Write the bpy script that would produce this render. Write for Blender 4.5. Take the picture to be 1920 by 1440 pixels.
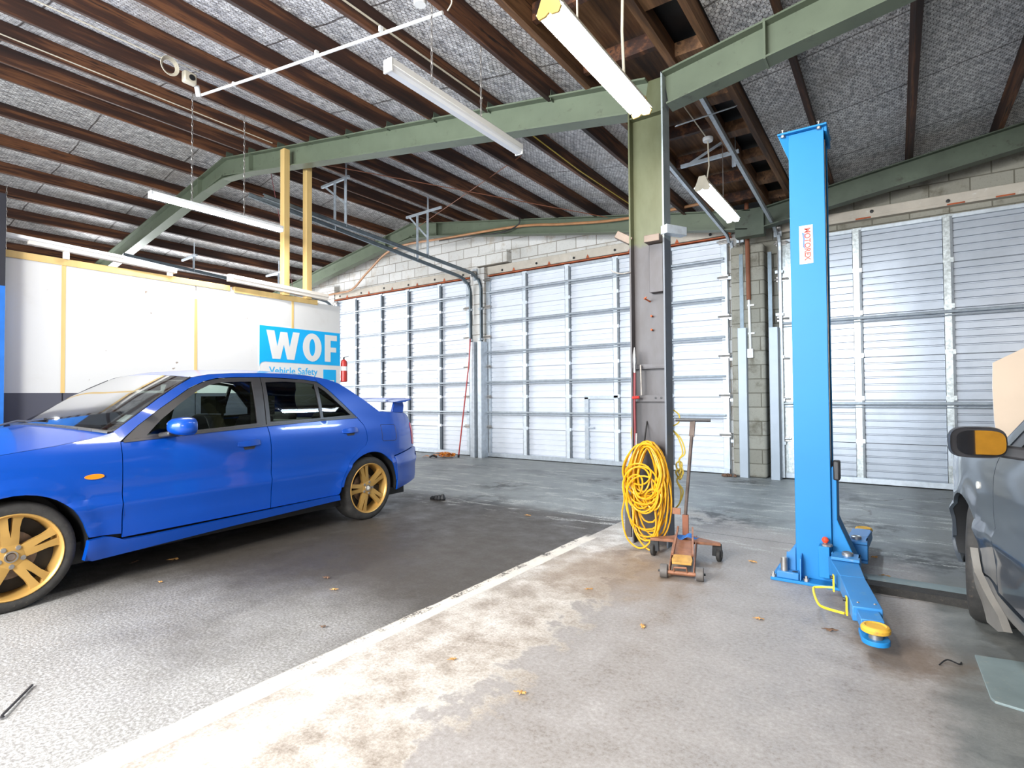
import bpy, math, random
from mathutils import Vector, Matrix
from mathutils.geometry import delaunay_2d_cdt
random.seed(7)
R = math.radians
for _o in list(bpy.data.objects): bpy.data.objects.remove(_o)
SC = bpy.context.scene
COL = SC.collection

# ------------------------------------------------------------ camera
YAW, PITCH, ROLL, CAMZ = .610503, .0221636, -.0072083, 1.18
_f = Vector((-math.sin(YAW)*math.cos(PITCH), math.cos(YAW)*math.cos(PITCH), math.sin(PITCH)))
_r = Vector((math.cos(YAW), math.sin(YAW), 0)); _u = _r.cross(_f)
_r2 = _r*math.cos(ROLL)+_u*math.sin(ROLL); _u2 = -_r*math.sin(ROLL)+_u*math.cos(ROLL)
cam = bpy.data.objects.new('camera', bpy.data.cameras.new('camera')); COL.objects.link(cam)
cam.matrix_world = Matrix(((_r2.x, _u2.x, -_f.x, 0), (_r2.y, _u2.y, -_f.y, 0), (_r2.z, _u2.z, -_f.z, CAMZ), (0, 0, 0, 1)))
cam.data.sensor_width = 36; cam.data.lens = 36*1029.68/1920; cam.data.clip_start = .02
SC.camera = cam
SC.view_settings.view_transform = 'Standard'; SC.view_settings.look = 'None'
SC.view_settings.gamma = 1; SC.view_settings.use_curve_mapping = False
SC.view_settings.exposure = 0.75

# ------------------------------------------------------------ sky and daylight
w = bpy.data.worlds.new('world'); SC.world = w; w.use_nodes = True
w.node_tree.nodes['Background'].inputs[0].default_value = (.80, .90, 1.0, 1)
w.node_tree.nodes['Background'].inputs[1].default_value = 2.0
def area_light(name, loc, aim, sx, sy, power, col):
    l = bpy.data.lights.new(name, 'AREA'); l.shape = 'RECTANGLE'; l.size = sx; l.size_y = sy
    l.energy = power; l.color = col
    o = bpy.data.objects.new(name, l); COL.objects.link(o); o.location = loc
    o.rotation_euler = (Vector(aim)-Vector(loc)).to_track_quat('-Z', 'Y').to_euler(); return o
# daylight through the open front of the workshop behind the camera
area_light('daylight_front', (-3.6, -3.2, 2.3), (-4.2, 6, 1.6), 7, 2.6, 420, (.92, .97, 1))
area_light('daylight_patch_fill', (-2.0, -2.6, 2.9), (-1.7, .7, 0), 1.4, .7, 250, (1, .99, .96))  # extra lamp added to strengthen the daylight patch on the floor
# added fill light behind the partition, brightening the leftmost door
area_light('left_fill', (-13.6, 4.6, 2.4), (-9.0, 8.6, 1.9), 2.6, 2.2, 300, (.93, .96, 1))
# added fill light for the right bay, no opening there
area_light('right_bay_fill', (3.6, -2.5, 2.5), (-.3, 4.5, .9), 2.6, 1.6, 80, (1, .90, .80))

# ------------------------------------------------------------ materials
class NT:
    def __init__(s, name):
        s.m = bpy.data.materials.new(name); s.m.use_nodes = True
        s.t = s.m.node_tree; s.b = s.t.nodes['Principled BSDF']
    def n(s, typ, **k):
        nd = s.t.nodes.new(typ)
        for a, v in k.items():
            if a.startswith('i_'):
                key = a[2:]; key = int(key) if key.isdigit() else key.replace('_', ' ')
                if isinstance(v, bpy.types.NodeSocket): s.t.links.new(v, nd.inputs[key])
                else: nd.inputs[key].default_value = v
            else: setattr(nd, a, v)
        return nd
    def link(s, a, b): s.t.links.new(a, b)
    def coord(s, scale=(1, 1, 1), rot=(0, 0, 0)):
        c = s.n('ShaderNodeTexCoord')
        g = s.n('ShaderNodeMapping', i_Scale=scale, i_Rotation=rot); s.link(c.outputs['Object'], g.inputs[0]); return g.outputs[0]
    def noise(s, vec, scale, detail=4, rough=.6, out=0):
        return s.n('ShaderNodeTexNoise', i_Vector=vec, i_Scale=scale, i_Detail=detail, i_Roughness=rough).outputs[out]
    def math(s, op, a, b=0, c=0):
        return s.n('ShaderNodeMath', operation=op, i_0=a, i_1=b, i_2=c).outputs[0]
    def ramp(s, fac, stops):
        r = s.n('ShaderNodeValToRGB', i_Fac=fac); e = r.color_ramp.elements
        while len(e) < len(stops): e.new(.5)
        for q, (p, c) in zip(e, stops):
            q.position = p; q.color = (c[0], c[1], c[2], 1) if isinstance(c, (tuple, list)) else (c, c, c, 1)
        return r.outputs[0]
    def mix(s, fac, a, b):
        x = s.n('ShaderNodeMix', data_type='RGBA')
        for v, i in ((fac, 0), (a, 6), (b, 7)):
            if isinstance(v, bpy.types.NodeSocket): s.link(v, x.inputs[i])
            else: x.inputs[i].default_value = v if i == 0 else (v[0], v[1], v[2], 1)
        return x.outputs[2]
    def step(s, v, a, b):   # smooth 0..1 between a and b
        return s.n('ShaderNodeMapRange', interpolation_type='SMOOTHSTEP', i_Value=v, i_1=a, i_2=b, i_3=0., i_4=1.).outputs[0]
    def setb(s, **k):
        for a, v in k.items():
            key = a.replace('_', ' ')
            if isinstance(v, bpy.types.NodeSocket): s.link(v, s.b.inputs[key])
            elif isinstance(v, (tuple, list)): s.b.inputs[key].default_value = (v[0], v[1], v[2], 1)
            else: s.b.inputs[key].default_value = v
    def bump(s, h, strength=.3, dist=.01):
        b = s.n('ShaderNodeBump', i_Strength=strength, i_Distance=dist, i_Height=h); s.link(b.outputs[0], s.b.inputs['Normal'])

def M(name, col, rough=.5, metal=0., var=.12, scale=6., bump=0., coat=0., dirt=None, stretch=(1, 1, 1), spec=.5):
    """plain procedural material with soft colour variation"""
    n = NT(name); v = n.coord(stretch)
    f = n.noise(v, scale, 5)
    lo = tuple(c*(1-var) for c in col); hi = tuple(min(1, c*(1+var)) for c in col)
    c = n.ramp(f, [(.3, lo), (.7, hi)])
    if dirt:
        g = n.noise(v, scale*2.7, 6, .7)
        c = n.mix(n.step(g, .56, .72), c, dirt)
    n.setb(Base_Color=c, Roughness=rough, Metallic=metal, Coat_Weight=coat, Coat_Roughness=.06)
    n.b.inputs['Specular IOR Level'].default_value = spec
    if bump: n.bump(n.noise(v, scale*4, 4), bump)
    return n.m
def emit(name, col, s):
    n = NT(name); n.setb(Base_Color=(.9, .9, .9), Emission_Color=col, Emission_Strength=s); return n.m
def glass(name, tint, rough=.02, refl=1.0):
    n = NT(name); t = n.n('ShaderNodeBsdfTransparent', i_Color=(*tint, 1)); g = n.n('ShaderNodeBsdfGlossy', i_Roughness=rough)
    fr = n.n('ShaderNodeFresnel', i_IOR=1.5); fac = n.math('MULTIPLY', fr.outputs[0], refl)
    mx = n.n('ShaderNodeMixShader', i_0=fac); n.link(t.outputs[0], mx.inputs[1]); n.link(g.outputs[0], mx.inputs[2])
    n.link(mx.outputs[0], n.t.nodes['Material Output'].inputs[0]); return n.m

MT = {}
MT['green'] = M('green_steel_paint', (.118, .145, .098), .45, 0, .12, 3, dirt=(.08, .09, .062))
MT['galv'] = M('galvanised_steel', (.52, .57, .62), .45, .55, .15, 14)
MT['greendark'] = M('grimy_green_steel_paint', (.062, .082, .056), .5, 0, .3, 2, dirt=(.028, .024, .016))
MT['webshade_pale'] = M('shaded_zinc_side', (.20, .22, .24), .5, .4, .15, 16)
MT['galvdark'] = M('dark_galvanised_track', (.16, .20, .23), .45, .5, .2, 10)
MT['doorsheet'] = M('silver_door_sheet', (.70, .735, .80), .45, .0, .04, 3)
MT['guardzinc'] = M('shaded_zinc_guard', (.36, .41, .47), .45, .25, .06, 4)
MT['oldsteel'] = M('rusty_steel_tube', (.19, .15, .13), .45, .6, .3, 12)
MT['flangepale'] = M('peeling_pale_flange_paint', (.30, .345, .345), .5, 0, .15, 5, dirt=(.13, .15, .12))
MT['flangegrey'] = M('blue_grey_flange_paint', (.13, .145, .17), .5, 0, .12, 4)
MT['doorsheet3'] = M('bare_zinc_door_sheet', (.40, .44, .50), .35, .40, .10, 3)
MT['doorstile'] = M('zinc_door_stile', (.70, .76, .82), .45, .25, .12, 16)
MT['webshade'] = M('shaded_zinc_channel', (.10, .12, .14), .5, .4, .15, 16)
MT['mottled'] = M('spangled_zinc_plate', (.48, .52, .53), .35, .7, .35, 30)
MT['concrete_beam'] = M('painted_lintel', (.52, .47, .40), .8, 0, .10, 5, dirt=(.62, .60, .56))
MT['rust'] = M('orange_lintel_edge', (.42, .10, .035), .8, 0, .4, 6)
MT['black'] = M('matt_black', (.012, .012, .013), .5)
MT['rubber'] = M('tyre_rubber', (.030, .028, .026), .75, 0, .3, 20, dirt=(.085, .065, .05))
MT['plastic_black'] = M('black_trim', (.035, .033, .035), .35, 0, .2)
MT['gold'] = M('gold_alloy', (.56, .33, .095), .36, .45, .08, 5)
MT['steel'] = M('worn_steel', (.42, .40, .38), .38, .85, .25, 20)
MT['disc'] = M('brake_disc', (.22, .17, .14), .5, .7, .3, 20)
MT['bluepaint'] = M('blue_car_paint', (.0, .062, .40), .33, .10, .05, 2, coat=.7)
MT['greypaint'] = M('dark_grey_car_paint', (.055, .066, .082), .28, .35, .06, 2, coat=.9)
MT['liftblue'] = M('light_blue_enamel', (.014, .185, .46), .50, 0, .05, 2, coat=0., spec=.3)
MT['liftworn'] = M('scuffed_blue_enamel', (.030, .185, .45), .45, 0, .08, 4, dirt=(.12, .25, .38))
MT['yellowpad'] = M('yellow_rubber_pad', (.62, .34, .03), .6, 0, .1, 10, dirt=(.35, .20, .05))
MT['yellow'] = M('yellow_enamel', (.78, .58, .02), .4)
MT['hose'] = M('yellow_hose_rubber', (.66, .32, .008), .4, 0, .15, 6)
MT['cord'] = M('dull_yellow_cord', (.58, .42, .06), .5)
MT['redball'] = M('red_knob', (.75, .06, .02), .3)
MT['red'] = M('red_enamel', (.42, .025, .02), .35)
MT['redhose'] = M('dark_red_hose', (.20, .035, .04), .45)
MT['white'] = M('white_enamel', (.78, .78, .76), .45, 0, .03)
MT['diff'] = M('frosted_diffuser', (.80, .82, .86), .3, 0, .02)
MT['cream'] = M('cream_conduit', (.62, .56, .44), .5)
MT['jack'] = M('rusty_orange_jack', (.27, .115, .060), .6, .2, .3, 14, dirt=(.12, .065, .04))
MT['jackpan'] = M('ochre_jack_plate', (.50, .27, .06), .6, .2, .25, 20, dirt=(.26, .12, .05))
MT['bluerag'] = M('blue_cloth', (.03, .14, .42), .8)
MT['brownpipe'] = M('rust_brown_conduit', (.22, .075, .035), .6, 0, .15)
MT['copper'] = M('orange_brown_pipe', (.40, .19, .08), .5, 0, .2)
MT['strap'] = M('orange_webbing', (.75, .25, .02), .7)
MT['leaf'] = M('dry_leaf', (.50, .26, .08), .8, 0, .35, 30)
MT['leafdark'] = M('dark_dry_leaf', (.13, .07, .04), .8, 0, .3, 30)
MT['pine'] = M('pale_pine', (.64, .44, .17), .6, 0, .18, 5, stretch=(1, 1, .15))
MT['whitewood'] = M('weathered_white_board', (.74, .68, .60), .7, 0, .08, 5, stretch=(1, .2, 1))
MT['blackpanel'] = M('black_wall_paint', (.018, .018, .024), .5)
MT['bluepanel'] = M('blue_wall_paint', (.015, .13, .45), .5)
MT['plate'] = M('weathered_floor_plate', (.19, .235, .235), .6, .1, .15, 5, dirt=(.32, .31, .26), bump=.1)
MT['glass'] = glass('car_window_glass', (.80, .92, .86), .01, 1.1)
MT['windscreen'] = glass('windscreen_glass', (.80, .88, .84), .05, 4.0)
MT['mirror'] = M('mirror_glass', (.85, .87, .88), .02, 1, 0)
MT['seat'] = M('dark_seat_cloth', (.014, .013, .014), .9)
MT['seatgrey'] = M('dark_trim_cloth', (.075, .075, .07), .85)
MT['amber'] = M('amber_lens', (.85, .25, .01), .25, coat=.6)
MT['redlens'] = M('red_lens', (.50, .03, .04), .2, coat=.6)
MT['clear'] = M('pale_lens', (.75, .72, .66), .2)
MT['bonnet'] = M('bonnet_painted_reflection', (.58, .47, .37), .35, 0, .05, 2, coat=.5)  # beige is the warm reflection on a grey bonnet, painted into its colour
MT['strut'] = M('grey_blue_strut', (.22, .29, .31), .4)
MT['flap'] = M('silver_grey_mud_flap', (.20, .185, .165), .4, .2)
MT['orangeboard'] = M('orange_yellow_board', (.80, .36, .02), .6)
MT['paper'] = M('white_paper', (.8, .84, .86), .6)

# old brown timber
def timber(name, c1, c2, c3):
    n = NT(name)
    rnd = n.math('MULTIPLY', n.n('ShaderNodeObjectInfo').outputs['Random'], 40.)
    v = n.n('ShaderNodeVectorMath', operation='ADD', i_0=n.coord((9, .55, 9)), i_1=rnd).outputs[0]
    f = n.noise(v, 1.2, 6, .65)
    c = n.ramp(f, [(.34, c1), (.50, c2), (.62, c3), (.68, c1)])
    g = n.noise(n.coord((40, 1.5, 40)), 1.5, 3)
    c = n.mix(n.math('MULTIPLY', g, .5), c, c1)
    n.setb(Base_Color=c, Roughness=.7); n.bump(g, .25, .004); return n.m
MT['timber'] = timber('old_brown_timber', (.014, .005, .003), (.052, .016, .006), (.19, .070, .024))
MT['timber2'] = timber('dark_gutter_timber', (.045, .020, .010), (.16, .075, .030), (.30, .15, .065))

# reflective foil under chicken wire
def foil():
    n = NT('foil_insulation_with_chicken_wire'); s_ = .040
    tc = n.n('ShaderNodeTexCoord').outputs['Object']
    wob = n.n('ShaderNodeTexNoise', i_Vector=tc, i_Scale=3.).outputs[1]
    pv = n.n('ShaderNodeVectorMath', operation='MULTIPLY_ADD', i_0=wob, i_1=(.05, .05, 0), i_2=tc).outputs[0]
    p = n.n('ShaderNodeVectorMath', operation='MULTIPLY_ADD', i_0=pv, i_1=(1/s_, 1/s_, 0), i_2=(1000, 1000, 0)).outputs[0]
    def cell(off):
        q = n.n('ShaderNodeVectorMath', operation='ADD', i_0=p, i_1=off).outputs[0]
        m = n.n('ShaderNodeVectorMath', operation='MODULO', i_0=q, i_1=(1, 1.7320508, 1)).outputs[0]
        return n.n('ShaderNodeVectorMath', operation='SUBTRACT', i_0=m, i_1=(.5, .8660254, 0)).outputs[0]
    a, b = cell((0, 0, 0)), cell((.5, .8660254, 0))
    la = n.n('ShaderNodeVectorMath', operation='LENGTH', i_0=a).outputs['Value']
    lb = n.n('ShaderNodeVectorMath', operation='LENGTH', i_0=b).outputs['Value']
    d1 = n.math('ABSOLUTE', n.math('SUBTRACT', la, lb))
    sx = n.n('ShaderNodeSeparateXYZ', i_0=a).outputs[0]; sb = n.n('ShaderNodeSeparateXYZ', i_0=b).outputs[0]
    near = n.math('LESS_THAN', la, lb)
    xx = n.math('ADD', n.math('MULTIPLY', n.math('ABSOLUTE', sx), near), n.math('MULTIPLY', n.math('ABSOLUTE', sb), n.math('SUBTRACT', 1., near)))
    d = n.math('MINIMUM', d1, n.math('MULTIPLY', n.math('SUBTRACT', .5, xx), 1.4))
    wire = n.math('SUBTRACT', 1., n.step(d, .05, .14))
    crk = n.noise(n.coord((1, .5, 1)), 26, 4, .7)
    big = n.noise(n.coord(), 1.1, 4, .6)
    base = n.ramp(crk, [(.34, (.26, .26, .27)), (.46, (.55, .54, .54)), (.56, (.80, .78, .77)), (.66, (.97, .96, .95))])
    base = n.mix(n.math('MULTIPLY', n.step(big, .50, .75), .5), base, (.42, .37, .32))
    ysep = n.n('ShaderNodeSeparateXYZ', i_0=pv).outputs[1]
    seam = n.math('ABSOLUTE', n.math('SUBTRACT', n.math('FRACT', n.math('DIVIDE', n.math('ADD', ysep, 50.3), 1.22)), .5))
    seamm = n.math('SUBTRACT', 1., n.step(seam, .003, .012))
    c = n.mix(n.math('MULTIPLY', wire, .92), base, (.075, .055, .045))
    c = n.mix(n.math('MULTIPLY', seamm, .85), c, (.05, .035, .03))
    n.setb(Base_Color=c, Roughness=.45, Metallic=.0)
    h = n.math('ADD', crk, n.math('MULTIPLY', n.noise(n.coord((1, .35, 1)), 9, 3), 1.2))
    n.bump(h, .8, .02); return n.m
MT['foil'] = foil()

# concrete blockwork
def blocks(name, c1, c2, mort, stain):
    n = NT(name); tc = n.n('ShaderNodeTexCoord').outputs['Object']
    s = n.n('ShaderNodeSeparateXYZ', i_0=tc)
    xy = n.math('ADD', s.outputs[0], s.outputs[1])
    v = n.n('ShaderNodeCombineXYZ', i_0=xy, i_1=s.outputs[2]).outputs[0]
    b = n.n('ShaderNodeTexBrick', offset=.5, i_Vector=v, i_Scale=1., i_Mortar_Size=.008, i_Mortar_Smooth=.3, i_Brick_Width=.4, i_Row_Height=.2, i_Bias=0.)
    b.inputs['Color1'].default_value = (*c1, 1); b.inputs['Color2'].default_value = (*c2, 1); b.inputs['Mortar'].default_value = (*mort, 1)
    g = n.noise(tc, 3.2, 6, .7); h = n.noise(tc, 60, 3)
    c = n.mix(n.math('MULTIPLY', n.step(g, .50, .72), .75), b.outputs[0], stain)
    c = n.mix(n.math('MULTIPLY', n.step(h, .55, .7), .25), c, (.12, .11, .10))
    n.setb(Base_Color=c, Roughness=.9)
    n.bump(n.math('ADD', n.math('MULTIPLY', b.outputs[1], -1.5), n.math('MULTIPLY', h, .4)), .5, .01); return n.m
MT['block'] = blocks('white_washed_blockwork', (.62, .61, .58), (.72, .71, .69), (.30, .27, .23), (.45, .38, .30))
MT['block2'] = blocks('grimy_blockwork', (.27, .26, .215), (.35, .34, .29), (.15, .14, .11), (.11, .095, .065))

# white sheet lining with dark dado
def lining():
    n = NT('white_lining_with_dark_dado'); tc = n.n('ShaderNodeTexCoord').outputs['Object']
    z = n.n('ShaderNodeSeparateXYZ', i_0=tc).outputs[2]
    sm = n.noise(tc, 2.5, 6, .7); sp = n.noise(tc, 9, 3, .5)
    wcol = n.mix(n.math('MULTIPLY', n.step(sm, .55, .8), .25), (.60, .59, .57), (.44, .40, .34))
    wcol = n.mix(n.step(sp, .735, .76), wcol, (.25, .20, .16))
    c = n.mix(n.math('GREATER_THAN', z, 1.24), (.075, .075, .095), wcol)
    n.setb(Base_Color=c, Roughness=.5); return n.m
MT['lining'] = lining()

# workshop floor
def floor_mat():
    n = NT('worn_workshop_concrete'); tc = n.n('ShaderNodeTexCoord').outputs['Object']
    s = n.n('ShaderNodeSeparateXYZ', i_0=tc); X, Y = s.outputs[0], s.outputs[1]
    big = n.noise(tc, .9, 5, .62); mid = n.noise(tc, 4.5, 6, .68); fine = n.noise(tc, 75, 6, .78); speck = n.noise(tc, 55, 5, .8)
    edge = n.math('MULTIPLY', n.math('SUBTRACT', mid, .5), .5)
    Xe = n.math('ADD', X, edge); Ye = n.math('ADD', Y, edge)
    # dark sealed bay on the left of the line
    dark = n.ramp(fine, [(.30, (.040, .034, .029)), (.52, (.068, .058, .049)), (.75, (.115, .10, .085))])
    worn_lit = n.ramp(fine, [(.34, (.15, .14, .13)), (.48, (.26, .25, .235)), (.60, (.46, .45, .44))])  # worn speckle, paler towards the camera with the daylight put into the colour
    wfac = n.math('MULTIPLY', n.step(n.math('ADD', n.math('ADD', n.math('MULTIPLY', big, .7), n.math('MULTIPLY', Ye, -.26)), n.math('MULTIPLY', X, .03)), -.38, .10), 1.)
    left = n.mix(wfac, dark, worn_lit)
    # bare pale concrete right of the line
    pale = n.ramp(n.math('ADD', n.math('MULTIPLY', mid, .6), n.math('MULTIPLY', fine, .4)), [(.36, (.20, .160, .125)), (.47, (.38, .335, .29)), (.60, (.62, .59, .55))])
    # mauve grey floor paint
    paint = n.ramp(n.math('ADD', n.math('MULTIPLY', mid, .4), n.math('MULTIPLY', speck, .6)), [(.36, (.165, .135, .115)), (.45, (.255, .228, .208)), (.56, (.315, .290, .275)), (.68, (.40, .375, .355))])
    right = n.mix(n.step(n.math('ADD', n.math('ADD', Xe, n.math('MULTIPLY', Ye, .05)), n.math('MULTIPLY', edge, 1.5)), -1.33, -1.22), pale, paint)
    far = n.step(n.math('SUBTRACT', Ye, n.math('MULTIPLY', X, -.55)), 4.55, 4.95)
    # greenish sealed area in front of the doors
    zone = n.ramp(n.math('ADD', n.math('MULTIPLY', mid, .65), n.math('MULTIPLY', fine, .35)), [(.34, (.095, .102, .102)), (.45, (.19, .20, .195)), (.58, (.29, .30, .29)), (.70, (.46, .45, .40))])
    zone = n.mix(n.math('MULTIPLY', n.step(big, .50, .66), .6), zone, (.085, .092, .095))
    right = n.mix(far, right, zone)
    drk = n.step(n.math('SUBTRACT', X, n.math('MULTIPLY', edge, .4)), .06, .22)
    right = n.mix(drk, right, n.mix(.55, zone, (.10, .098, .088)))
    # warm rust bloom around the jack and hose
    def blob(cx, cy, r):
        d = n.n('ShaderNodeVectorMath', operation='DISTANCE', i_0=tc, i_1=(cx, cy, 0)).outputs['Value']
        return n.math('SUBTRACT', 1., n.step(n.math('ADD', d, edge), r*.25, r))
    right = n.mix(n.math('MULTIPLY', blob(-1.55, 3.45, .75), .55), right, (.23, .15, .085))
    right = n.mix(n.math('MULTIPLY', blob(.02, 3.05, .32), .65), right, (.13, .075, .035))
    lft2 = n.mix(n.step(Ye, 4.7, 5.1), left, zone)
    c = n.mix(n.step(X, -2.14, -2.13), lft2, right)
    # oil stains near the doors
    for cx, cy, r in ((-3.9, 4.9, .7), (-4.3, 5.9, .6), (-1.4, 5.5, .7), (-1.7, 7.9, .45), (.2, 4.9, .55), (-2.6, 6.0, .5), (-.3, 5.8, .6), (-3.3, 7.0, .5), (-.7, 7.2, .6)):
        c = n.mix(n.math('MULTIPLY', n.math('MULTIPLY', blob(cx, cy, r), n.step(mid, .42, .58)), .85), c, (.045, .045, .045))
    # pale scuffs in front of the doors
    sc = n.step(n.noise(n.coord((.7, 3.2, 1)), 2.2, 6, .7), .55, .60)
    sc = n.math('MULTIPLY', n.math('MULTIPLY', sc, n.step(fine, .42, .55)), n.step(Ye, 4.2, 4.6))
    c = n.mix(n.math('MULTIPLY', sc, .75), c, (.50, .49, .45))
    # slab joint and cracks
    j = n.math('SUBTRACT', 1., n.step(n.math('ABSOLUTE', n.math('SUBTRACT', n.math('ADD', Y, n.math('MULTIPLY', edge, .03)), 4.83)), .004, .012))
    c = n.mix(n.math('MULTIPLY', j, .6), c, (.03, .03, .03))
    vo = n.n('ShaderNodeTexVoronoi', feature='DISTANCE_TO_EDGE', i_Scale=.42)
    wv = n.n('ShaderNodeVectorMath', operation='MULTIPLY_ADD', i_0=n.noise(tc, 3, 4, .6, 1), i_1=(.35, .35, 0), i_2=tc).outputs[0]
    n.link(wv, vo.inputs['Vector'])
    ck = n.math('MULTIPLY', n.math('SUBTRACT', 1., n.step(vo.outputs[0], .001, .006)), n.math('MULTIPLY', n.step(X, -.5, -.1), n.step(Y, 3.2, 3.9)))
    c = n.mix(n.math('MULTIPLY', ck, .7), c, (.05, .04, .035))
    # painted line
    wl = n.math('ADD', X, n.math('MULTIPLY', edge, .10))
    ln = n.math('MULTIPLY', n.step(wl, -2.185, -2.175), n.math('SUBTRACT', 1., n.step(wl, -2.075, -2.065)))
    ln = n.math('MULTIPLY', ln, n.math('SUBTRACT', 1., n.step(Ye, 4.0, 4.25)))
    chip = n.step(n.math('ADD', n.math('MULTIPLY', mid, .5), n.math('MULTIPLY', fine, .5)), .56, .51)
    c = n.mix(n.math('MULTIPLY', ln, chip), c, (.66, .60, .52))
    ro = n.ramp(mid, [(.35, .38), (.65, .62)])
    n.setb(Base_Color=c, Roughness=ro); n.b.inputs['Specular IOR Level'].default_value = .4
    n.bump(n.math('ADD', fine, n.math('MULTIPLY', mid, .6)), .22, .006); return n.m
MT['floor'] = floor_mat()

def column_mat():
    n = NT('column_paint_green_over_grey'); tc = n.n('ShaderNodeTexCoord').outputs['Object']
    z = n.n('ShaderNodeSeparateXYZ', i_0=tc).outputs[2]; g = n.noise(n.coord((2, 2, .8)), 3, 5, .65)
    up = n.ramp(g, [(.3, (.068, .073, .030)), (.7, (.098, .108, .056))])
    lo = n.ramp(g, [(.3, (.052, .043, .042)), (.55, (.068, .061, .064)), (.8, (.088, .083, .092))])
    e = n.math('ADD', z, n.math('MULTIPLY', n.math('SUBTRACT', g, .5), .18))
    c = n.mix(n.step(e, 2.38, 2.43), lo, up)
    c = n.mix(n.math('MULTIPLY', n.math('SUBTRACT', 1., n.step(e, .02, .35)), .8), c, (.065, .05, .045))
    n.setb(Base_Color=c, Roughness=.45, Metallic=.1); return n.m
MT['column'] = column_mat()

# ------------------------------------------------------------ object helpers
def tag(o, label=None, cat=None, group=None, kind=None):
    if label: o['label'] = label
    if cat: o['category'] = cat
    if group: o['group'] = group
    if kind: o['kind'] = kind
    return o
def thing(name, loc, label, cat, group=None, kind=None):
    o = bpy.data.objects.new(name, None); COL.objects.link(o); o.location = loc; o.empty_display_size = .1
    return tag(o, label, cat, group, kind)
def root_of(o):
    while o.parent: o = o.parent
    return o
class MB:
    def __init__(s): s.v = []; s.f = []
    def add(s, vs, fs):
        k = len(s.v); s.v += [tuple(a) for a in vs]; s.f += [tuple(i+k for i in f) for f in fs]; return s
    def box(s, x0, y0, z0, x1, y1, z1):
        v = [(x, y, z) for z in (z0, z1) for y in (y0, y1) for x in (x0, x1)]
        return s.add(v, [(0, 2, 3, 1), (4, 5, 7, 6), (0, 1, 5, 4), (2, 6, 7, 3), (0, 4, 6, 2), (1, 3, 7, 5)])
    def beam(s, p0, p1, w_, h_, up=(0, 0, 1), ow=0., oh=0.):
        p0, p1 = Vector(p0), Vector(p1); d = (p1-p0).normalized(); u = Vector(up)
        sd = d.cross(u).normalized(); u = sd.cross(d).normalized(); v = []
        for p in (p0, p1):
            for a, b in ((-1, -1), (1, -1), (1, 1), (-1, 1)): v.append(p+sd*(a*w_/2+ow)+u*(b*h_/2+oh))
        return s.add(v, [(0, 1, 2, 3), (7, 6, 5, 4), (0, 4, 5, 1), (1, 5, 6, 2), (2, 6, 7, 3), (3, 7, 4, 0)])
    def ibeam(s, p0, p1, depth, fw, tf, tw, up=(0, 0, 1)):
        s.beam(p0, p1, fw, tf, up, 0, depth/2-tf/2); s.beam(p0, p1, fw, tf, up, 0, -depth/2+tf/2)
        return s.beam(p0, p1, tw, depth-2*tf, up)
    def tube(s, pts, r, n=8, closed=False, cap=True):
        pts = [Vector(p) for p in pts]; N = len(pts); k = len(s.v); nrm = None
        for i, p in enumerate(pts):
            if closed: t = pts[(i+1) % N]-pts[i-1]
            else: t = pts[min(i+1, N-1)]-pts[max(i-1, 0)]
            t = t.normalized() if t.length > 1e-9 else Vector((0, 0, 1))
            if nrm is None:
                a = Vector((0, 0, 1)) if abs(t.z) < .9 else Vector((1, 0, 0)); nrm = t.cross(a).normalized()
            else:
                nrm = (nrm-t*nrm.dot(t)); nrm = nrm.normalized() if nrm.length > 1e-6 else t.orthogonal().normalized()
            b = t.cross(nrm); rr = r[i] if isinstance(r, (list, tuple)) else r
            for j in range(n):
                a = 2*math.pi*j/n; s.v.append(tuple(p+nrm*rr*math.cos(a)+b*rr*math.sin(a)))
        for i in range(N if closed else N-1):
            for j in range(n):
                a, b2 = k+i*n+j, k+i*n+(j+1) % n; c2, d2 = k+((i+1) % N)*n+(j+1) % n, k+((i+1) % N)*n+j
                s.f.append((a, b2, c2, d2))
        if cap and not closed:
            s.f.append(tuple(k+j for j in reversed(range(n)))); s.f.append(tuple(k+(N-1)*n+j for j in range(n)))
        return s
    def lathe(s, prof, o, axis='Z', n=32, closed=False):
        """prof: (radius, height) pairs around an axis through o"""
        k = len(s.v); N = len(prof)
        for (r, h) in prof:
            for j in range(n):
                a = 2*math.pi*j/n; x, y = r*math.cos(a), r*math.sin(a)
                p = {'Z': (x, y, h), 'Y': (x, h, -y), 'X': (h, x, y)}[axis]; s.v.append((p[0]+o[0], p[1]+o[1], p[2]+o[2]))
        for i in range(N if closed else N-1):
            for j in range(n):
                s.f.append((k+i*n+j, k+i*n+(j+1) % n, k+((i+1) % N)*n+(j+1) % n, k+((i+1) % N)*n+j))
        return s
    def prism(s, pts, z0, z1):
        n = len(pts); v = [(x, y, z0) for x, y in pts]+[(x, y, z1) for x, y in pts]
        return s.add(v, [tuple(reversed(range(n))), tuple(range(n, 2*n))]+[(i, (i+1) % n, n+(i+1) % n, n+i) for i in range(n)])
    def prismY(s, pts, y0, y1):
        n = len(pts); v = [(x, y0, z) for x, z in pts]+[(x, y1, z) for x, z in pts]
        return s.add(v, [tuple(range(n)), tuple(reversed(range(n, 2*n)))]+[(i, n+i, n+(i+1) % n, (i+1) % n) for i in range(n)])
    def prismX(s, pts, x0, x1):
        n = len(pts); v = [(x0, y, z) for y, z in pts]+[(x1, y, z) for y, z in pts]
        return s.add(v, [tuple(range(n)), tuple(reversed(range(n, 2*n)))]+[(i, n+i, n+(i+1) % n, (i+1) % n) for i in range(n)])
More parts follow.
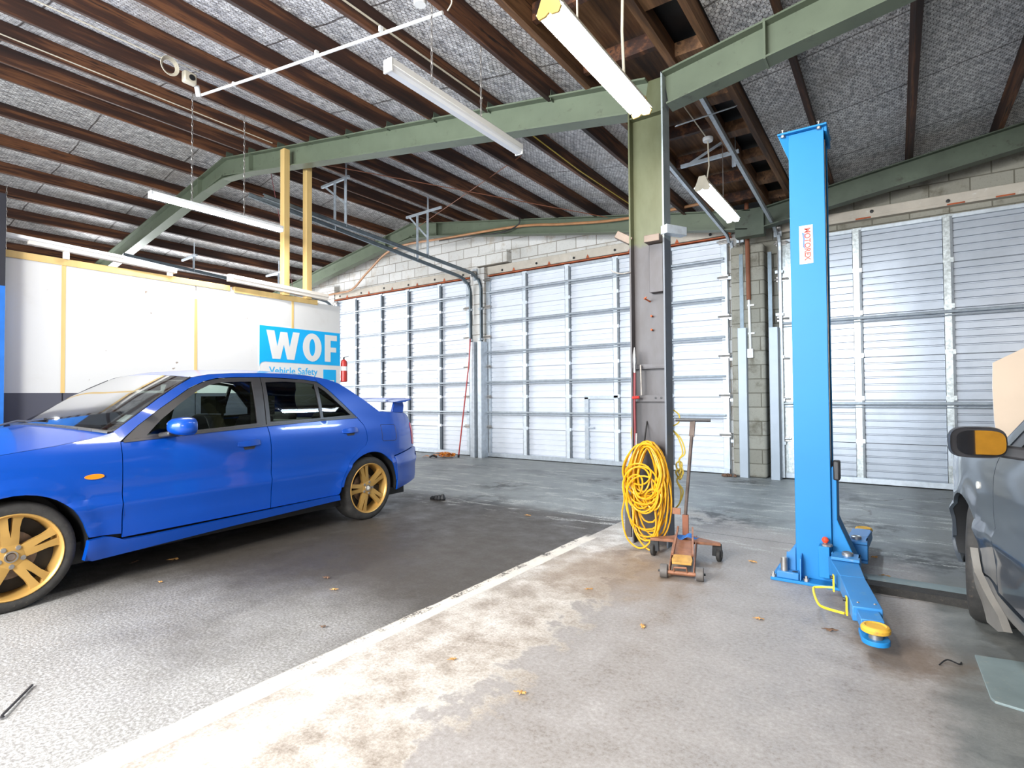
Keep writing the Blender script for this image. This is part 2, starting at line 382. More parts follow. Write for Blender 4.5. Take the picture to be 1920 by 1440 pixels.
    def build(s, name, mat, parent=None, bev=0, smooth=True, angle=32, label=None, subsurf=0, seg=2):
        me = bpy.data.meshes.new(name)
        if parent is not None: L = Vector(root_of(parent).location); v = [tuple(Vector(p)-L) for p in s.v]; loc = (0, 0, 0)
        else:
            xs, ys, zs = zip(*s.v); loc = ((min(xs)+max(xs))/2, (min(ys)+max(ys))/2, min(zs))
            v = [(p[0]-loc[0], p[1]-loc[1], p[2]-loc[2]) for p in s.v]
        me.from_pydata(v, [], s.f); me.validate(); me.update()
        import bmesh
        b = bmesh.new(); b.from_mesh(me); bmesh.ops.recalc_face_normals(b, faces=b.faces); b.to_mesh(me); b.free()
        if smooth:
            me.shade_smooth(); me.set_sharp_from_angle(angle=R(angle))
        me.materials.append(MT[mat] if isinstance(mat, str) else mat)
        o = bpy.data.objects.new(name, me); COL.objects.link(o); o.location = loc
        if parent is not None: o.parent = parent
        if bev:
            m = o.modifiers.new('bevel', 'BEVEL'); m.width = bev; m.segments = seg; m.limit_method = 'ANGLE'; m.angle_limit = R(40)
            m.harden_normals = False
        if subsurf:
            m = o.modifiers.new('subsurf', 'SUBSURF'); m.levels = subsurf; m.render_levels = subsurf
        if label: o['label'] = label
        return o
def single(mb, name, mat, label, cat, group=None, kind=None, **k):
    return tag(mb.build(name, mat, None, **k), label, cat, group, kind)
def struct(mb, name, mat, parent=None, label=None, world_tex=True, **k):
    o = mb.build(name, mat, parent, **k)
    if parent is None: o['kind'] = 'structure'
    if label: o['label'] = label
    return o
def to_world_origin(o):
    """keep the mesh in world coordinates so its texture is laid out in metres from the room origin"""
    L = Vector(o.location)
    for v in o.data.vertices: v.co += L
    o.location = (0, 0, 0); return o
def bez(p0, p1, p2, p3, n=16):
    P = [Vector(p) for p in (p0, p1, p2, p3)]
    return [P[0]*(1-t)**3+P[1]*3*t*(1-t)**2+P[2]*3*t*t*(1-t)+P[3]*t**3 for t in [i/n for i in range(n+1)]]
def smoothpath(pts, k=6):
    pts = [Vector(p) for p in pts]; out = []
    for i in range(len(pts)-1):
        p0, p1, p2, p3 = pts[max(i-1, 0)], pts[i], pts[i+1], pts[min(i+2, len(pts)-1)]
        for j in range(k):
            t = j/k
            out.append(.5*((2*p1)+(p2-p0)*t+(2*p0-5*p1+4*p2-p3)*t*t+(3*p1-p0-3*p2+p3)*t**3))
    out.append(pts[-1]); return out

def inpoly(x, y, P):
    c = False; n = len(P)
    for i in range(n):
        x1, y1 = P[i]; x2, y2 = P[i-1]
        if (y1 > y) != (y2 > y) and x < (x2-x1)*(y-y1)/(y2-y1)+x1: c = not c
    return c
def densify(P, st):
    out = []
    for i in range(len(P)):
        a, b = P[i], P[(i+1) % len(P)]; L = math.hypot(b[0]-a[0], b[1]-a[1]); k = max(1, int(math.ceil(L/st)))
        out += [(a[0]+(b[0]-a[0])*j/k, a[1]+(b[1]-a[1])*j/k) for j in range(k)]
    return out
def cdt(outer, holes=(), st=.05):
    loops = [densify(outer, st)]+[densify(h, st) for h in holes]
    vs, ed = [], []
    for L in loops:
        k = len(vs); vs += L; ed += [(k+i, k+(i+1) % len(L)) for i in range(len(L))]
    bp = list(vs); xs = [p[0] for p in outer]; ys = [p[1] for p in outer]
    nx, ny = int((max(xs)-min(xs))/st)+1, int((max(ys)-min(ys))/st)+1
    for i in range(1, nx):
        for j in range(1, ny):
            x, y = min(xs)+i*(max(xs)-min(xs))/nx, min(ys)+j*(max(ys)-min(ys))/ny
            if inpoly(x, y, outer) and not any(inpoly(x, y, h) for h in holes) and min((x-a)**2+(y-b)**2 for a, b in bp) > (st*.5)**2: vs.append((x, y))
    r = delaunay_2d_cdt([Vector(p) for p in vs], ed, [], 0, 1e-6)
    V = [(p.x, p.y) for p in r[0]]; F = []
    for f in r[2]:
        cx = sum(V[i][0] for i in f)/3; cy = sum(V[i][1] for i in f)/3
        if inpoly(cx, cy, outer) and not any(inpoly(cx, cy, h) for h in holes): F.append(tuple(f))
    return V, F
def sheet(mb, outer, holes, fmap, thick, st=.05, back=False):
    """fmap(u, v, depth) -> point; a skin with turned-in edges"""
    V, F = cdt(outer, holes, st); k = len(mb.v); n = len(V)
    mb.v += [tuple(fmap(u, v, 0)) for u, v in V]; mb.f += [tuple(i+k for i in f) for f in F]
    cnt = {}
    for f in F:
        for a, b in zip(f, f[1:]+f[:1]): cnt.setdefault((min(a, b), max(a, b)), []).append((a, b))
    mb.v += [tuple(fmap(u, v, thick)) for u, v in V]
    if back: mb.f += [tuple(i+k+n for i in reversed(f)) for f in F]
    for e, l in cnt.items():
        if len(l) == 1:
            a, b = l[0]; mb.f.append((b+k, a+k, a+k+n, b+k+n))
    if not back:      # drop unused verts
        used = sorted({i for f in mb.f for i in f}); mp = {o: i for i, o in enumerate(used)}
        mb.v = [mb.v[i] for i in used]; mb.f = [tuple(mp[i] for i in f) for f in mb.f]
    return mb
# ============================================================ the building
RX0, VX, VX2 = -8.15, -1.75, -1.46          # ridge, valley edges
def zt(X):                                    # top of the steel rafters
    if X <= RX0: return 3.72+.163*(VX-RX0)+.175*(X-RX0)
    if X <= VX: return 3.72+.163*(VX-X)
    if X <= VX2: return 3.72
    return 3.72+.15*(X-VX2)
YW = 8.62
# floor
o = to_world_origin(struct(MB().box(-15, -3.5, -.06, 6, 8.9, 0), 'floor', 'floor'))
# roof lining
m = MB()
xs = [-14.5, RX0, -2.08]
m.prismY([(x, zt(x)+.17) for x in xs]+[(x, zt(x)+.21) for x in reversed(xs)], -3.5, 8.9)
xs = [-1.08, 6.0]
m.prismY([(x, zt(x)+.17) for x in xs]+[(x, zt(x)+.21) for x in reversed(xs)], -3.5, 8.9)
to_world_origin(struct(m, 'ceiling', 'foil'))
# back wall with the gable, above and between the doors
def wallpoly(x0, x1, z0, mat, name):
    xx = [x for x in (RX0, VX, VX2) if x0 < x < x1]; top = [x0]+xx+[x1]
    P = [(x1, z0), (x0, z0)]+[(x, zt(x)+.165) for x in top]
    o = to_world_origin(struct(MB().prismY(P, YW, YW+.2), name, mat)); return o
wallpoly(-14.5, -1.92, 0, 'block', 'wall_back')
wallpoly(-1.92, 6, 0, 'block2', 'wall_back_right')
struct(MB().box(-2.3, YW+.01, 3.8, -.9, YW+.2, 4.06), 'trim_4', 'black')
def pier(x0, x1, y0, z1, mat, name, rad=.0):
    o = to_world_origin(struct(MB().box(x0, y0, 0, x1, YW, z1), name, mat, bev=rad, seg=4))
    return o
pier(-6.95, -6.60, 8.50, 3.72, 'block', 'trim_1')
pier(-1.95, -1.50, 8.36, 3.33, 'block2', 'trim_2', .04)
pier(-11.75, -11.25, 8.50, 3.9, 'block', 'trim_3')
# projecting block pad beside the middle door head
single(MB().box(-6.78, 8.46, 3.74, -6.02, YW, 3.98), 'concrete_pad', MT['block'], 'grey block pad sticking out of the wall above the post between the two left doors', 'concrete block', bev=.01)
# side and front walls out of view
to_world_origin(struct(MB().box(-14.7, -3.5, 0, -14.5, 8.9, 3.8), 'wall_left', 'block'))
to_world_origin(struct(MB().box(6, -3.5, 0, 6.2, 8.9, 5.2), 'wall_right', 'block2'))
to_world_origin(struct(MB().box(.40, -3.6, 0, 6.0, -3.4, 4.3).box(-1.5, -3.6, 3.2, 6, -3.4, 5.2).box(-14.5, -3.6, 3.3, -1.5, -3.4, 5.2).box(-14.5, -3.6, 0, -7.5, -3.4, 3.3), 'wall_front', 'blackpanel'))

# lintels: beige concrete with an orange-brown steel edge
def lintel(x0, x1, z0, z1, label, edge=True):
    t = thing('lintel', ((x0+x1)/2, 8.55, z0), label, 'lintel', 'lintels over the doors')
    MB().box(x0, 8.52, z0+.035, x1, YW, z1).build('beam', 'concrete_beam', t, bev=.008)
    if edge: MB().box(x0, 8.505, z0, x1, YW, z0+.016).build('steel_edge', 'rust', t)
    else:
        MB().box(x0, 8.52, z0, x1, YW, z0+.035).build('lower_edge', 'concrete_beam', t)
        for q in (.30, .95, 1.9, 2.35): MB().box(x0+q, 8.512, z0+.002, x0+q+.17, 8.53, z0+.02).build('rust_patch', 'rust', t)
    x = x0+.35; m = MB(); b = MB(); i = 0
    while x < x1-.1:
        m.lathe([(0, -.012), (.022, -.01), (.022, .0)], (x, 8.52, (z0+z1)/2+random.uniform(-.02, .02)), 'Y', 10)
        b.add([(x+.27, 8.515, z0+.10), (x+.235, 8.515, z0+.03), (x+.305, 8.515, z0+.03)], [(0, 1, 2)]); x += .78
    m.build('bolt', 'black', t)
    if edge: b.build('paint_mark', 'rust', t)
lintel(-11.4, -6.98, 3.55, 3.74, 'long beige concrete lintel with orange edge over the leftmost door')
lintel(-6.52, -1.98, 3.53, 3.72, 'beige concrete lintel with orange edge over the middle door behind the steel column')
lintel(-1.35, 5.5, 3.47, 3.61, 'stained pale lintel above the door behind the blue lift post', False)

# sectional doors
def door(n, x0, x1, H, npan, stiles, mat, struts, darkside, label):
    t = thing('door_%d' % n, ((x0+x1)/2, 8.56, 0), None, None, kind='structure'); t['label'] = label
    ph = H/npan; y = 8.56
    for k in range(npan):
        P = []; z = k*ph+.006; top = (k+1)*ph-.006; g = 6 if npan == 6 else 6
        st = (top-z)/g
        for j in range(g):
            a = z+j*st
            P += [(y, a), (y, a+st-.024), (y+.018, a+st-.018), (y+.018, a+st-.006)]
        P.append((y, top)); P += [(y+.03, top), (y+.03, z)]
        MB().prismX(P, x0, x1).build('panel', mat, t, angle=20)
    for s, wd in stiles:
        m = MB(); d = MB()
        for k in range(npan):
            z0, z1 = k*ph+.02, (k+1)*ph-.02
            m.box(s-.045, y-.055, z0, s-.04, y-.001, z1).box(s-.045, y-.055, z0, s+(.01 if n == 1 else .03), y-.05, z1)
            m.box(s-.045, y-.06, (k+1)*ph-.028, s+.06, y-.045, min(H, (k+1)*ph+.028))
            d.box(s+(.005 if n == 1 else .03), y-.05, z0, s+.055, y-.001, z1)
        m.build('stile', 'doorstile' if n != 3 else 'mottled', t)
        d.build('channel', 'webshade' if n == 1 else 'webshade_pale', t)  # channel sides coloured darker to carry the shade in the channels
    for s in (x0, x1-.09):
        m = MB()
        m.box(s, y-.05, .01, s+.09, y-.001, H); m.build('end_plate', 'mottled' if n == 3 else 'galv', t, bev=.004)
        h = MB(); sg = -1 if s == x0 else 1
        for k in range(1, npan+1):
            z = k*ph if k < npan else H-.05
            h.box(s-.02, y-.075, z-.035, s+.11, y-.05, z+.035); h.tube([(s-.045, y-.08, z), (s+.135, y-.08, z)], .014, 8)
        h.build('hinge', 'steel', t)
    for z in struts:
        m = MB(); m.tube([(x0+.04, y-.085, z), (x1-.04, y-.085, z)], .019, 8); m.tube([(x0+.04, y-.085, z-.045), (x1-.04, y-.085, z-.045)], .009, 6)
        m.build('strut', 'galv', t)
    MB().box(x0, y-.07, .012, x1, y-.001, .085).box(x0, y-.045, H-.05, x1, y-.001, H).build('rail', 'galv', t, bev=.004)
    for k in range(1, npan):
        MB().box(x0, y-.022, k*ph-.02, x1, y-.001, k*ph+.02).build('joint_rail', mat, t)
    return t
st6 = [.29+.583*k for k in range(6)]
door(1, -11.24, -6.98, 3.53, 6, [(-10.48, .06), (-9.60, .06), (-8.74, .06), (-7.80, .06)], 'doorsheet', st6[1:], True, 'leftmost white silver sectional door with vertical channels darkened for shade')
d2 = door(2, -6.56, -2.03, 3.51, 6, [(-5.66, .10), (-4.75, .10), (-3.83, .10), (-2.93, .10)], 'doorsheet', st6[1:], True, 'middle silver sectional door behind the steel column')
m = MB().box(-4.42, 8.50, .09, -4.35, 8.558, 1.15).box(-4.42, 8.50, 1.12, -3.8, 8.558, 1.18).box(-4.36, 8.48, .62, -4.24, 8.50, .645)
m.build('wicket_frame', 'galv', d2)
d3 = door(3, -1.34, 3.9, 3.36, 6, [(-.40, .11), (.54, .11), (1.48, .11), (2.42, .11)], 'doorsheet3', [2.17, 1.05], True, 'sectional door of bare zinc sheet behind the blue lift post')
MB().box(-1.25, 8.50, .02, -1.06, 8.556, 3.3).build('side_plate', 'mottled', d3)
MB().box(.50, 8.47, .30, .55, 8.5, .78).box(.52, 8.45, .40, .545, 8.47, .62).build('latch', 'galv', d3)

# door tracks
def track(x, yend, zend, ztop, label, hy=()):
    t = thing('door_track', (x, 8.46, 0), label, 'door track', 'tracks of the overhead doors')
    R0 = .30; P = [Vector((x, 8.46, .02)), Vector((x, 8.46, ztop-R0))]
    sl = (zend-ztop)/(8.46-R0-yend)
    P += [Vector((x, 8.46-R0+R0*math.cos(a), ztop-R0+R0*math.sin(a))) for a in [math.pi/2*i/8 for i in range(1, 8)]]
    P += [Vector((x, 8.46-R0-.05, ztop+.01)), Vector((x, yend, zend))]
    m = MB()
    for i in range(len(P)-1):
        upv = (0, -1, 0) if i == 0 else Vector((0, -math.cos(min(i, 8)/8*1.57), math.sin(min(i, 8)/8*1.57)))
        m.beam(P[i], P[i+1], .005, .055, upv); m.beam(P[i], P[i+1], .035, .006, upv, .015, .025); m.beam(P[i], P[i+1], .035, .006, upv, .015, -.025)
    m.build('rail', 'galvdark' if x < -5 else 'galv', t, smooth=False)
    for z in (.5, 1.1, 1.7, 2.3, 2.9): MB().box(x-.05, 8.44, z-.02, x+.05, 8.50, z+.02).build('bracket', 'galv', t)
    return t
track(-11.2, 4.0, 3.75, 3.5, 'dark overhead door track seen above the white lining')
track(-6.93, 3.9, 3.86, 3.52, 'left one of the paired dark tracks curving down between the two left doors')
track(-6.66, 3.95, 3.80, 3.56, 'right one of the paired dark tracks curving down between the two left doors')
track(-1.95, 4.45, 3.76, 3.50, 'grey door track running just right of the steel column')
track(-1.32, 4.45, 3.79, 3.50, 'grey door track between the steel column and the blue lift post')
def hanger(y, xs_, ztop, zlow, x0, x1, label, dirn=-1):
    t = thing('track_hanger', ((x0+x1)/2, y, ztop), label, 'hanger', 'angle iron hangers of the door tracks')
    MB().beam((x0, y, ztop), (x1, y, ztop+.02), .035, .035).build('top_bar', 'galv', t)
    for x in xs_: MB().beam((x, y, zlow), (x, y, ztop+(.28 if x == xs_[-1] else 0)), .035, .006, (0, 1, 0)).beam((x-.017, y, zlow), (x-.017, y, ztop), .006, .035, (0, 1, 0)).build('upright', 'galv', t)
    MB().beam((x0+.06, y+.01, ztop), (xs_[-1]-.02, y+.01, zlow+.35), .03, .006, (0, 1, 0)).build('brace', 'galv', t)
hanger(5.25, (-6.92, -6.67), 4.44, 3.72, -7.25, -6.6, 'angle iron hanger holding the paired tracks nearest the pine posts')
hanger(7.0, (-6.92, -6.67), 4.42, 3.62, -7.2, -6.35, 'angle iron hanger holding the paired tracks nearest the block wall')
hanger(5.2, (-11.2,), 3.95, 3.66, -11.7, -11.1, 'thin angle iron hanger above the white lining left of centre')
hanger(7.0, (-11.2,), 3.95, 3.58, -11.7, -11.1, 'thin angle iron hanger above the lining close to the pine posts')
hanger(6.25, (-1.40,), 3.80, 3.66, -1.98, -1.35, 'hanger bar behind the bluish lit fluorescent batten')
hanger(4.75, (-1.40,), 3.80, 3.72, -1.98, -1.35, 'hanger bar at the top right of the steel column')

# steel portal frames
def frame(yf, label_l, label_r, ends=True):
    yc = yf+.075; d = .27
    t = thing('steel_rafter', (RX0, yc, zt(RX0)-d), label_l, 'steel beam', 'green steel rafters')
    m = MB()
    def seg(x0, x1, mm):
        a = math.atan2(zt(x1)-zt(x0), x1-x0); off = Vector((math.sin(a), 0, -math.cos(a)))*(d/2)
        mm.ibeam(Vector((x0, yc, zt(x0)))+off, Vector((x1, yc, zt(x1)))+off, d, .15, .014, .012)
    seg(RX0-.02, -1.60, m); m.build('beam', 'green', t, smooth=False)
    m = MB(); seg(-14.0, RX0+.02, m); m.build('beam', 'green', t, smooth=False)
    m = MB()     # ridge haunch and stiffeners
    zz = zt(RX0)-d+.01
    m.prismY([(RX0-.72, zz-.125), (RX0, zz-.05), (RX0+.72, zz-.125), (RX0+.72, zz+.12), (RX0, zz+.25), (RX0-.72, zz+.12)], yc-.007, yc+.007)
    m.prismY([(RX0-.72, zz-.137), (RX0, zz-.062), (RX0+.72, zz-.130), (RX0+.72, zz-.118), (RX0, zz-.05), (RX0-.72, zz-.125)], yc-.07, yc+.07)
    for x in (RX0-.75, RX0+.72): m.box(x-.006, yc-.072, zt(x)-d, x+.006, yc+.072, zt(x)-.01)
    m.build('haunch', 'green', t, smooth=False)
    t2 = thing('steel_rafter', (VX2, yc, zt(VX2)-d), label_r, 'steel beam', 'green steel rafters')
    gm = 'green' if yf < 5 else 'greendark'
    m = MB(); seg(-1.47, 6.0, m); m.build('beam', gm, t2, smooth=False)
    m = MB(); x = -.72; m.box(x-.008, yc-.078, zt(x)-d-.01, x+.008, yc+.078, zt(x)+.01); m.build('splice_plate', gm, t2, smooth=False)
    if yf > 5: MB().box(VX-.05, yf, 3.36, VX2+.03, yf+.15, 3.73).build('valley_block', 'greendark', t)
    return t, t2
frame(4.17, 'long green steel rafter crossing the picture left of the steel column', 'green steel rafter rising to the top right from the steel column')
frame(8.02, 'green steel rafter along the top of the white block wall above the left doors', 'grimy dark green steel rafter along the wall behind the blue lift post')

# purlins
def purlin(x, lab, y0=-3.4, y1=8.66, tilt=0., w_=.05, dz=.165, left=False):
    a = math.atan(-.163 if RX0 < x < VX else (.175 if x < RX0 else .15))
    z = zt(x); c = Vector((x, 0, z))+Vector((-math.sin(a), 0, math.cos(a)))*(dz/2)
    o = MB().beam((c.x, y0, c.z), (c.x, y1, c.z), w_, dz, (-math.sin(a), 0, math.cos(a))).build('timber_purlin', 'timber', None, bev=.003, seg=1)
    return tag(o, lab, 'purlin', 'roof purlins')
Lw = ['first', 'second', 'third', 'fourth', 'fifth', 'sixth', 'seventh', 'eighth']
for k in range(8): purlin(-2.52-.71*k, 'dark brown timber purlin, %s to the left of the steel column' % Lw[k])
purlin(-8.10, 'dark brown timber purlin at the ridge, right above the bend of the green rafter')
for k in range(8): purlin(-8.86-.72*k, 'dark brown timber purlin on the far left slope, %s down from the ridge' % Lw[k])
purlin(-.63, 'brown timber purlin of the right roof, directly above the blue lift post')
purlin(.19, 'brown timber purlin of the right roof, just right of the blue lift post')
purlin(1.0, 'brown timber purlin of the right roof nearest the right edge of the picture')
purlin(1.81, 'brown timber purlin of the right roof beyond the picture edge')
# cleats holding the purlins on the near rafter
for k in range(9):
    x = -2.52-.71*k if k < 8 else -8.1
    z = zt(x); m = MB().box(x+.03, 4.185, z-.02, x+.038, 4.29, z+.10)
    single(m, 'purlin_cleat', 'greendark', 'small green steel cleat on the rafter beside the %s purlin' % (Lw[k]+' left' if k < 8 else 'ridge'), 'bracket', 'purlin cleats on the near rafter')

# timber box gutter in the valley
t = thing('box_gutter', (-1.6, 2.6, 3.74), 'brown timber box gutter with cross pieces running above the steel column', 'gutter')
for x, z0, z1, w_ in ((-2.10, 3.79, 4.0, .05), (-1.42, 3.82, 3.97, .06), (-1.12, 3.80, 4.0, .05)):
    MB().beam((x, -3.4, (z0+z1)/2), (x, 8.6, (z0+z1)/2), w_, z1-z0).build('bearer', 'timber2', t)
MB().box(-2.08, -3.4, 4.0, -1.42, 8.6, 4.02).build('soffit_board', 'timber2', t)
MB().box(-2.16, -3.4, 4.03, -1.05, 8.6, 4.05).box(-1.13, -3.4, 3.96, -1.05, 8.6, 4.04).box(-2.16, -3.4, 3.96, -2.11, 8.6, 4.04).build('lining', 'black', t)
y = -3.0
while y < 8.6:
    MB().box(-2.07, y, 3.84, -1.44, y+.05, 3.97).build('cross_piece', 'timber', t)
    MB().box(-1.39, y+.25, 3.86, -1.14, y+.40, 3.97).build('nogging', 'timber2', t); y += .78

# ------------------------------------------------------------ steel column
MT['jackpan2'] = M('brown_grey_steel', (.16, .12, .095), .5, .2, .2)
t = thing('steel_column', (-1.605, 4.245, 0), 'steel column painted green above and grey below with yellow hose hung on it', 'column')
m = MB().box(-1.75, 4.17, 0, -1.737, 4.32, 3.72).box(-1.74, 4.24, 0, -1.47, 4.25, 3.72)
m.build('shaft', 'column', t, smooth=False)
MB().box(-1.473, 4.17, 0, -1.46, 4.32, 2.41).build('flange', 'flangegrey', t, smooth=False)
MB().box(-1.473, 4.17, 2.41, -1.46, 4.32, 3.72).build('flange', 'flangepale', t, smooth=False, label='pale peeling upper flange')
MB().box(-1.74, 4.18, 3.42, -1.47, 4.31, 3.432).box(-1.737, 4.18, 1.39, -1.473, 4.24, 1.40).box(-1.737, 4.175, 1.40, -1.473, 4.185, 1.425).build('stiffener', 'column', t)
MB().box(-1.737, 4.185, 1.13, -1.473, 4.195, 1.18).build('cross_plate', 'column', t)
m = MB()
for x in (-1.71, -1.55, -1.505): m.lathe([(0, -.004), (.009, -.003), (.009, 0)], (x, 4.185, 1.158), 'Y', 8)
m.build('bolt', 'black', t)
MB().box(-1.585, 4.172, 1.99, -1.475, 4.24, 2.37).build('box_plate', 'column', t, bev=.003)
MB().box(-1.60, 4.10, 2.375, -1.475, 4.24, 2.43).build('bracket', 'jackpan2', t, bev=.004)
MB().beam((-1.46, 4.16, 2.47), (-1.36, 4.34, 2.47), .07, .07).build('bracket', 'galv', t, bev=.004)
MB().beam((-1.86, 4.17, 2.50), (-1.745, 4.20, 2.43), .05, .06).build('bracket', 'jackpan2', t, bev=.004)
MB().tube(smoothpath([(-1.74, 4.16, 2.17), (-1.80, 4.12, 2.16), (-1.86, 4.10, 2.18), (-1.88, 4.1, 2.20)]), .005, 6).build('hook', 'steel', t)
MB().box(-1.80, 4.14, .05, -1.75, 4.16, .4).build('foot_plate', 'column', t)
MB().tube([(-1.605, 4.24, 1.93), (-1.62, 4.15, 1.945), (-1.60, 4.14, 1.95)], .006, 6).tube([(-1.59, 4.24, 1.81), (-1.585, 4.2, 1.81)], .008, 6).tube([(-1.59, 4.24, 1.70), (-1.585, 4.2, 1.70)], .008, 6).build('stud', 'rust', t)
MB().tube([(-1.645, 4.24, .97), (-1.62, 4.12, .83), (-1.585, 4.02, .76)], .006, 6).build('hook', 'black', t)

# red hose with nozzle hanging at the left flange of the column
t = thing('air_gun_hose', (-1.70, 4.13, .68), 'thin dark red hose with a metal nozzle on the left edge of the steel column', 'air hose')
MB().tube([(-1.70, 4.13, .70), (-1.705, 4.13, 1.1), (-1.70, 4.13, 1.36)], .010, 8).build('hose', 'redhose', t)
MB().tube([(-1.70, 4.13, 1.36), (-1.70, 4.13, 1.42), (-1.698, 4.13, 1.44), (-1.70, 4.13, 1.50), (-1.70, 4.13, 1.56)], [.012, .012, .018, .015, .004], 10).build('nozzle', 'steel', t)
MB().tube([(-1.66, 4.15, 1.42), (-1.655, 4.15, 1.18)], .008, 6).build('lever', 'steel', t)
MB().tube([(-1.715, 4.12, 1.16), (-1.66, 4.12, 1.165)], .012, 8).build('clamp', 'red', t)
MB().tube([(-1.70, 4.13, .70), (-1.69, 4.13, .88)], .013, 8).build('sleeve', 'steel', t)

# yellow hose coil
m = MB(); cx = -1.575
for i in range(34):
    top = (cx+random.uniform(-.03, .03), 4.10+random.uniform(-.035, .03)-.0, .80+random.uniform(-.03, .03))
    wd = random.uniform(.085, .165); bz = random.choice([random.uniform(.34, .46), random.uniform(.30, .42), random.uniform(.06, .22)]); yy = 4.09-random.uniform(0, .085); sh = random.uniform(-.02, .02)
    P = []
    for j in range(26):
        a = 2*math.pi*j/26; c_ = math.cos(a); s_ = math.sin(a)
        zz = bz+(top[2]-bz)*(1+c_)/2; ww = wd*(abs(s_)**.8)*(1-.30*max(0, c_))*(1 if s_ > 0 else -1)
        P.append((top[0]+sh*(1-c_)/2+ww, yy+.025*math.sin(a*2+i)+.02*c_, zz))
    m.tube(P, .0068, 6, closed=True)
def loop(cx_, cz, rx, rz, y, ph=0, mb=m):
    mb.tube([(cx_+rx*math.cos(2*math.pi*j/24+ph), y+.02*math.sin(4*math.pi*j/24), cz+rz*math.sin(2*math.pi*j/24+ph)) for j in range(24)], .0068, 6, closed=True)
loop(-1.615, .535, .085, .10, 3.975); loop(-1.635, .50, .06, .075, 3.965, .4); loop(-1.58, .43, .12, .14, 3.97, .2); loop(-1.60, .47, .14, .17, 3.98)
loop(-1.50, .40, .06, .075, 3.97); loop(-1.62, .58, .10, .08, 3.98)
m.tube(smoothpath([(-1.71, 4.02, .60), (-1.755, 4.0, .50), (-1.74, 3.99, .38), (-1.76, 3.99, .25), (-1.72, 3.98, .09), (-1.62, 3.97, .025), (-1.54, 3.98, .07), (-1.49, 3.99, .2), (-1.50, 3.99, .36), (-1.53, 4.0, .6)], 5), .0068, 6)
m.tube(smoothpath([(-1.66, 4.0, .35), (-1.67, 4.0, .18), (-1.62, 3.99, .08), (-1.55, 3.99, .02), (-1.50, 3.99, .04), (-1.48, 4.0, .15), (-1.50, 4.02, .33)], 5), .0068, 6)
single(m, 'hose_coil', 'hose', 'big tangled coil of bright yellow hose hung on the foot of the steel column', 'hose')
m = MB()
m.tube(smoothpath([(-1.745, 4.36, 1.02), (-1.80, 4.36, .97), (-1.83, 4.36, .88), (-1.815, 4.36, .78), (-1.755, 4.36, .72), (-1.72, 4.36, .75)], 5), .006, 6)
m.tube(smoothpath([(-1.47, 4.36, 1.06), (-1.425, 4.36, 1.02), (-1.43, 4.36, .96), (-1.48, 4.36, .93)], 5), .006, 6)
for dx in (0, .018): m.tube(smoothpath([(-1.48, 4.36, .90), (-1.43+dx, 4.36, .83), (-1.40+dx, 4.36, .72), (-1.43, 4.36, .66), (-1.415+dx, 4.36, .56), (-1.45, 4.36, .50), (-1.42+dx, 4.36, .42), (-1.43, 4.36, .32), (-1.48, 4.36, .26)], 5), .006, 6)
loop(-1.43, .60, .02, .05, 4.36, mb=m); loop(-1.425, .55, .025, .04, 4.35, mb=m)
single(m, 'yellow_cord', 'cord', 'thin dull yellow cord looping out behind both sides of the steel column', 'cord')

# ------------------------------------------------------------ lining partition
XP = -6.45
t = thing('wall_partition', (XP-.05, 3.2, 0), None, None, kind='structure'); t['label'] = 'white sheet partition with dark lower band behind the blue car'
ys = [1.395, 1.815, 3.015, 4.225, 4.975]
for a, b in zip(ys[:-1], ys[1:]):
    MB().box(XP-.012, a+.006, 0, XP, b-.006, 2.47).build('sheet', 'lining', t)
MB().box(XP-.10, 1.395, 0, XP-.012, 4.975, 2.4).build('frame', 'lining', t)
for yj, z0, z1 in ((1.815, 1.24, 2.45), (3.015, 1.24, 2.30), (4.225, 2.0, 2.5)): MB().box(XP-.005, yj-.016, z0, XP+.003, yj+.016, z1).build('joint_strip', 'pine', t)
single(MB().box(XP-.05, 1.39, 2.45, XP+.006, 3.4, 2.515), 'pine_rail', 'pine', 'yellow pine rail along the top of the white lining at the far left', 'timber rail', bev=.003)
single(MB().box(XP-.05, 3.45, 2.44, XP+.010, 4.60, 2.51), 'pine_rail', 'pine', 'yellow pine rail under the white boards at the foot of the pine posts', 'timber rail', bev=.003)
single(MB().beam((XP+.01, 1.55, 2.62), (XP+.01, 2.80, 2.575), .06, .055), 'white_board', 'whitewood', 'weathered white board on small blocks above the lining at the far left', 'board', bev=.004)
single(MB().beam((XP+.01, .9, 2.66), (XP+.01, 2.3, 2.62), .09, .03), 'white_strip', 'white', 'narrow white strip lying on the weathered board at the left edge', 'board', bev=.003)
for y, l in ((1.83, 'left'), (2.74, 'right')): single(MB().box(XP-.02, y-.02, 2.51, XP+.03, y+.02, 2.60), 'spacer_block', 'whitewood', 'small pale block under the %s end of the weathered board' % l, 'block', 'blocks on the lining')
single(MB().beam((XP+.03, 3.36, 2.60), (XP+.03, 4.74, 2.56), .06, .085).beam((XP+.035, 3.40, 2.60), (XP+.035, 4.74, 2.56), .07, .01), 'white_board', 'whitewood', 'thick weathered white board across the feet of the two pine posts', 'board', bev=.004)
single(MB().box(XP-.04, 4.07, 2.5, XP+.05, 4.15, 4.40), 'pine_post', 'pine', 'left one of the two yellow pine posts standing on the white lining', 'timber post', 'pine posts', bev=.003)
single(MB().box(XP-.04, 4.40, 2.5, XP+.05, 4.48, 4.28), 'pine_post', 'pine', 'right one of the two yellow pine posts standing on the white lining', 'timber post', 'pine posts', bev=.003)

